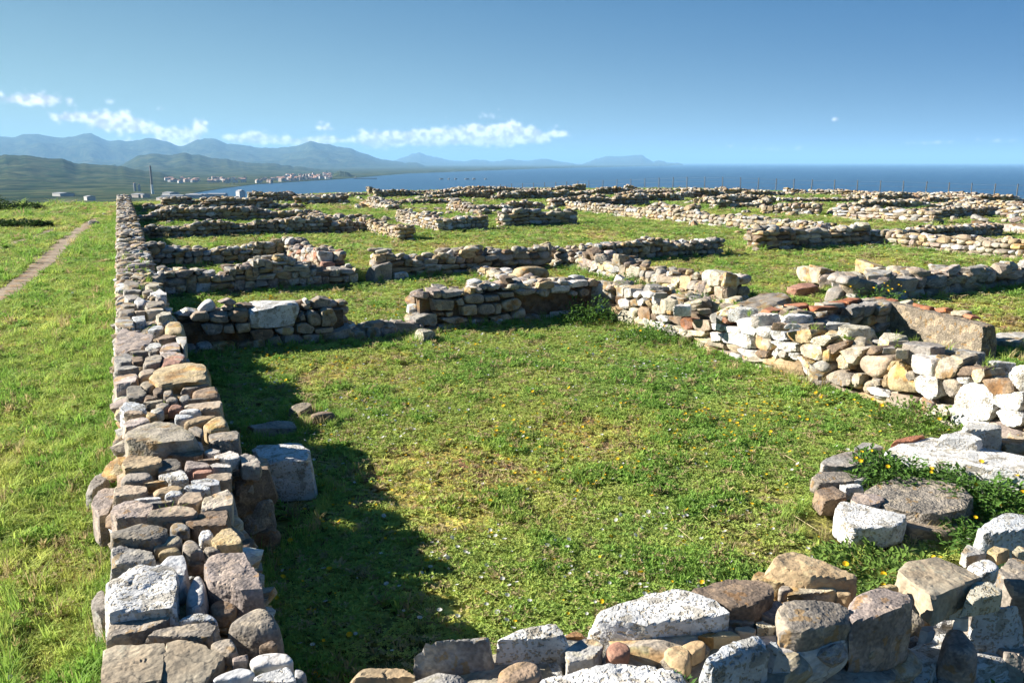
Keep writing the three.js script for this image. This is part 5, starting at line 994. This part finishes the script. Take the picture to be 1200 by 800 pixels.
function range(name, ridge, foot, far, color, seed, rough) {
  const n = 220, rows = 26, x0 = ridge[0][0], x1 = ridge[ridge.length - 1][0], pos = [], uv = [], index = [];
  const yAt = (x) => { for (let i = 1; i < ridge.length; i++) if (x <= ridge[i][0]) return mix(ridge[i - 1][1], ridge[i][1], fade((x - ridge[i - 1][0]) / (ridge[i][0] - ridge[i - 1][0])) * 0.5 + 0.5 * (x - ridge[i - 1][0]) / (ridge[i][0] - ridge[i - 1][0])); return ridge[ridge.length - 1][1]; };
  for (let i = 0; i <= n; i++) {
    const x = mix(x0, x1, i / n), top = heightOf(x, yAt(x) + 3.4 * fbm(x * 0.055, seed, 2, 5) + 2.2 * Math.abs(fbm(x * 0.16, seed + 4, 7, 4)) - 1.2, far);
    for (let j = 0; j <= rows; j++) {
      const t = j / (rows - 6), D = t <= 1 ? mix(foot, far, t) : mix(far, far * 1.18, (t - 1) / 0.3), [X, Z] = bearing(x, D);
      const prof = t <= 1 ? Math.pow(t, 1.35) : Math.max(0, 1 - (t - 1) / 0.3);
      const k = (far - foot) / 5, n1 = fbm(X / k + seed, 0.5, Z / k, 5), ridgeN = 1 - Math.abs(fbm(X / k * 1.6 + 5, seed, Z / k * 1.6, 4)) * 2;
      const y = SEA - 2 + (top - SEA + 2) * clamp(prof + rough * (n1 * 1.1 + (ridgeN - 0.7) * 0.5) * Math.sin(Math.PI * clamp(t, 0, 1)), 0, 0.995 + 0.005 * prof);
      pos.push(X, y, Z); uv.push(X / 700, Z / 700 + y / 300);
      if (i && j) { const a = (i - 1) * (rows + 1) + j - 1, b = a + rows + 1; index.push(a, a + 1, b, a + 1, b + 1, b); }
    }
  }
  const g = new THREE.BufferGeometry(); g.setAttribute('position', new THREE.Float32BufferAttribute(pos, 3)); g.setAttribute('uv', new THREE.Float32BufferAttribute(uv, 2)); g.setIndex(index); g.computeVertexNormals();
  const m = new THREE.MeshPhysicalMaterial({ map: landTex, roughness: 1, specularIntensity: 0 }); m.color.setRGB(...color); structure(name, g, m);
}
range('wooded_hills', [[-420, 176], [-150, 180], [0, 183], [30, 183], [67, 187], [100, 191], [133, 195], [180, 203], [220, 210], [267, 217.5], [285, 221]], 1900, 3600, [0.52, 0.52, 0.52], 3.3, 0.3);
range('middle_hills', [[-100, 197], [60, 199], [110, 198], [140, 193], [165, 184], [180, 180], [197, 181.5], [213, 180], [232, 183], [253, 187], [300, 192], [353, 197], [373, 200], [402, 206]], 4300, 6600, [0.52, 0.52, 0.52], 7.7, 0.35);
range('headland', [[384, 208], [390, 204], [398, 201.5], [406, 202], [414, 206], [418, 208.5]], 3300, 3700, [0.45, 0.45, 0.45], 5.2, 0.15);
range('mountains', [[-420, 164], [-200, 160], [0, 160], [30, 159], [75, 160], [110, 158], [130, 165], [150, 166], [178, 162], [210, 171], [235, 165], [250, 163], [270, 170], [290, 170], [310, 173], [340, 172], [370, 167], [385, 168], [400, 172], [430, 180], [450, 187], [475, 191], [520, 199], [545, 201]], 8500, 13000, [0.52, 0.52, 0.52], 1.9, 0.35);
range('far_mountains', [[430, 196], [460, 190], [490, 181], [510, 184], [540, 190], [570, 189], [600, 188], [640, 186], [680, 192], [700, 187], [720, 185], [752, 183], [764, 191], [775, 189], [785, 191.5], [800, 193.5]], 17000, 23000, [0.52, 0.52, 0.52], 9.1, 0.3);

// ---------------------------------------------------------------- town, works and chimney on the coast
const wallMats = [[0.36, 0.34, 0.31], [0.33, 0.28, 0.24], [0.42, 0.41, 0.40], [0.31, 0.25, 0.21]].map((c) => { const m = new THREE.MeshStandardMaterial({ roughness: 0.95 }); m.color.setRGB(...c); return m; });
const roofMat = new THREE.MeshStandardMaterial({ roughness: 1 }); roofMat.color.setRGB(0.36, 0.19, 0.13);
const greyRoof = new THREE.MeshStandardMaterial({ roughness: 0.8 }); greyRoof.color.setRGB(0.24, 0.24, 0.25);
const boxG = new THREE.BoxGeometry(1, 1, 1), gable = (() => { const s = new THREE.Shape([new THREE.Vector2(-0.52, 0), new THREE.Vector2(0.52, 0), new THREE.Vector2(0, 0.5)]), g = new THREE.ExtrudeGeometry(s, { depth: 1.04, bevelEnabled: false }); g.translate(0, 0, -0.52); return g; })();
function house(name, label, category, X, Y, Z, w, h, d, yaw, k, roof, group) { const t = thing(name, label, category, [X, Y, Z], group); t.rotation.y = yaw; const a = mesh('walls', boxG, wallMats[k], t); a.scale.set(w, h + 2, d); a.position.y = h / 2 - 1; const r = mesh('roof', gable, roof, t); r.scale.set(w, roof === greyRoof ? h * 0.4 : h * 0.5, d); r.position.y = h + 0.05; return t; }
{
  const R = rng(21);
  for (let i = 0; i < 90; i++) { // the harbour town below the middle hills
    const px = 322 + Math.pow(R(), 0.8) * 66, shore = px < 350 ? mix(214, 212.5, (px - 322) / 28) : mix(212.5, 210, (px - 350) / 42), py = shore - 0.8 - Math.pow(R(), 1.6) * 6, [X, Z] = onPlain(px, py, SEA + 1); const s = 7 + R() * 7;
    house('town_house', 'small pale house of the harbour town across the bay', 'house', X, SEA + 1, Z, s, 5 + R() * 7, s * (0.8 + R() * 0.5), R() * 3, Math.floor(R() * 4), roofMat, 'houses of the harbour town');
  }
  for (let i = 0; i < 46; i++) { const px = 190 + R() * 130, py = 209 + R() * 4.5, [X, Z] = onPlain(px, py + 1, SEA + 1), s = 8 + R() * 8; house('shore_house', 'small scattered house along the far shore and hill foot', 'house', X, SEA + 1, Z, s, 5 + R() * 6, s, R() * 3, Math.floor(R() * 4), roofMat, 'houses scattered along the far shore'); }
  for (let i = 0; i < 12; i++) { const px = 60 + R() * 190, py = 228 + R() * 9, [X, Z] = onPlain(px, py, SEA + 1), s = 7 + R() * 8; house('works_shed', 'low pale shed of the coastal works below the plateau', 'shed', X, SEA + 1, Z, s * (1 + R()), 4 + R() * 3, s * (1.4 + R()), 0.45 + (R() - 0.5) * 0.3, i % 3, greyRoof, 'sheds of the coastal works'); }
  { const [X, Z] = onPlain(282, 233, SEA + 1); house('white_building', 'white flat fronted building standing alone near the shore', 'building', X, SEA + 1, Z, 11, 13, 12, 0.4, 2, greyRoof); }
  for (const [px, py, w] of [[203, 233, 20], [228, 232, 15], [255, 231, 17]]) { const [X, Z] = onPlain(px, py, SEA + 1); house('warehouse', 'long pale warehouse roof seen behind the plateau rim', 'warehouse', X, SEA + 1, Z, 16, 6, w * 1.8, 1.1, 2, greyRoof, 'long warehouses of the coastal works'); }
  { const [X, Z] = onPlain(178.5, 227, SEA + 1), t = thing('chimney', 'tall factory chimney with a pale lower half on the coastal plain', 'chimney', [X, SEA + 1, Z]); const a = new THREE.MeshStandardMaterial({ roughness: 0.9 }), b = new THREE.MeshStandardMaterial({ roughness: 0.9 }); a.color.setRGB(0.6, 0.58, 0.55); b.color.setRGB(0.2, 0.17, 0.16);
    mesh('lower_shaft', new THREE.CylinderGeometry(2.1, 2.9, 18, 16), a, t).position.y = 9; mesh('upper_shaft', new THREE.CylinderGeometry(1.6, 2.1, 36, 16), b, t).position.y = 36; mesh('rim', new THREE.CylinderGeometry(1.9, 1.9, 1.4, 16), b, t).position.y = 54; }
  for (const [px, py, h] of [[158, 224, 17], [163, 224, 14]]) { const [X, Z] = onPlain(px, py, SEA + 1), t = thing('silo_tower', 'dark storage tower beside the factory chimney', 'tower', [X, SEA + 1, Z], 'storage towers by the chimney'); mesh('shaft', new THREE.CylinderGeometry(2.6, 2.6, h, 14), greyRoof, t).position.y = h / 2; mesh('cap', new THREE.ConeGeometry(2.8, 2, 14), roofMat, t).position.y = h + 1.02; }
  { const [X, Z] = onPlain(428, 209.5, SEA), t = thing('breakwater', 'pale breakwater reaching into the bay from the headland', 'breakwater', [X, SEA, Z]); const g = new THREE.BoxGeometry(88, 5, 9); g.rotateY(-0.35); mesh('mole', g, wallMats[0], t).position.y = 0.8; const l = mesh('beacon', new THREE.CylinderGeometry(1, 1.3, 7, 10), wallMats[2], t); l.position.set(-36, 6.7, -13); }
  for (const [px, w] of [[517, 14], [526, 7], [534, 8], [547, 18], [555, 10], [569, 8]]) { const [X, Z] = onPlain(px, 210.2, SEA), t = thing('reef_rock', 'dark rock awash in the bay beyond the fence', 'rock', [X, SEA, Z], 'dark rocks awash in the bay'); mesh('crag', rock(blockPlanes(rng(px), w / 2, 3.5, 5, 0.5), [w / 2, 3.5, 5], 4, 8, px, 0.15, 0.1), STONE.d[0], t).position.y = 1; }
}
console.log('coast done');
renderer.render(scene, camera);
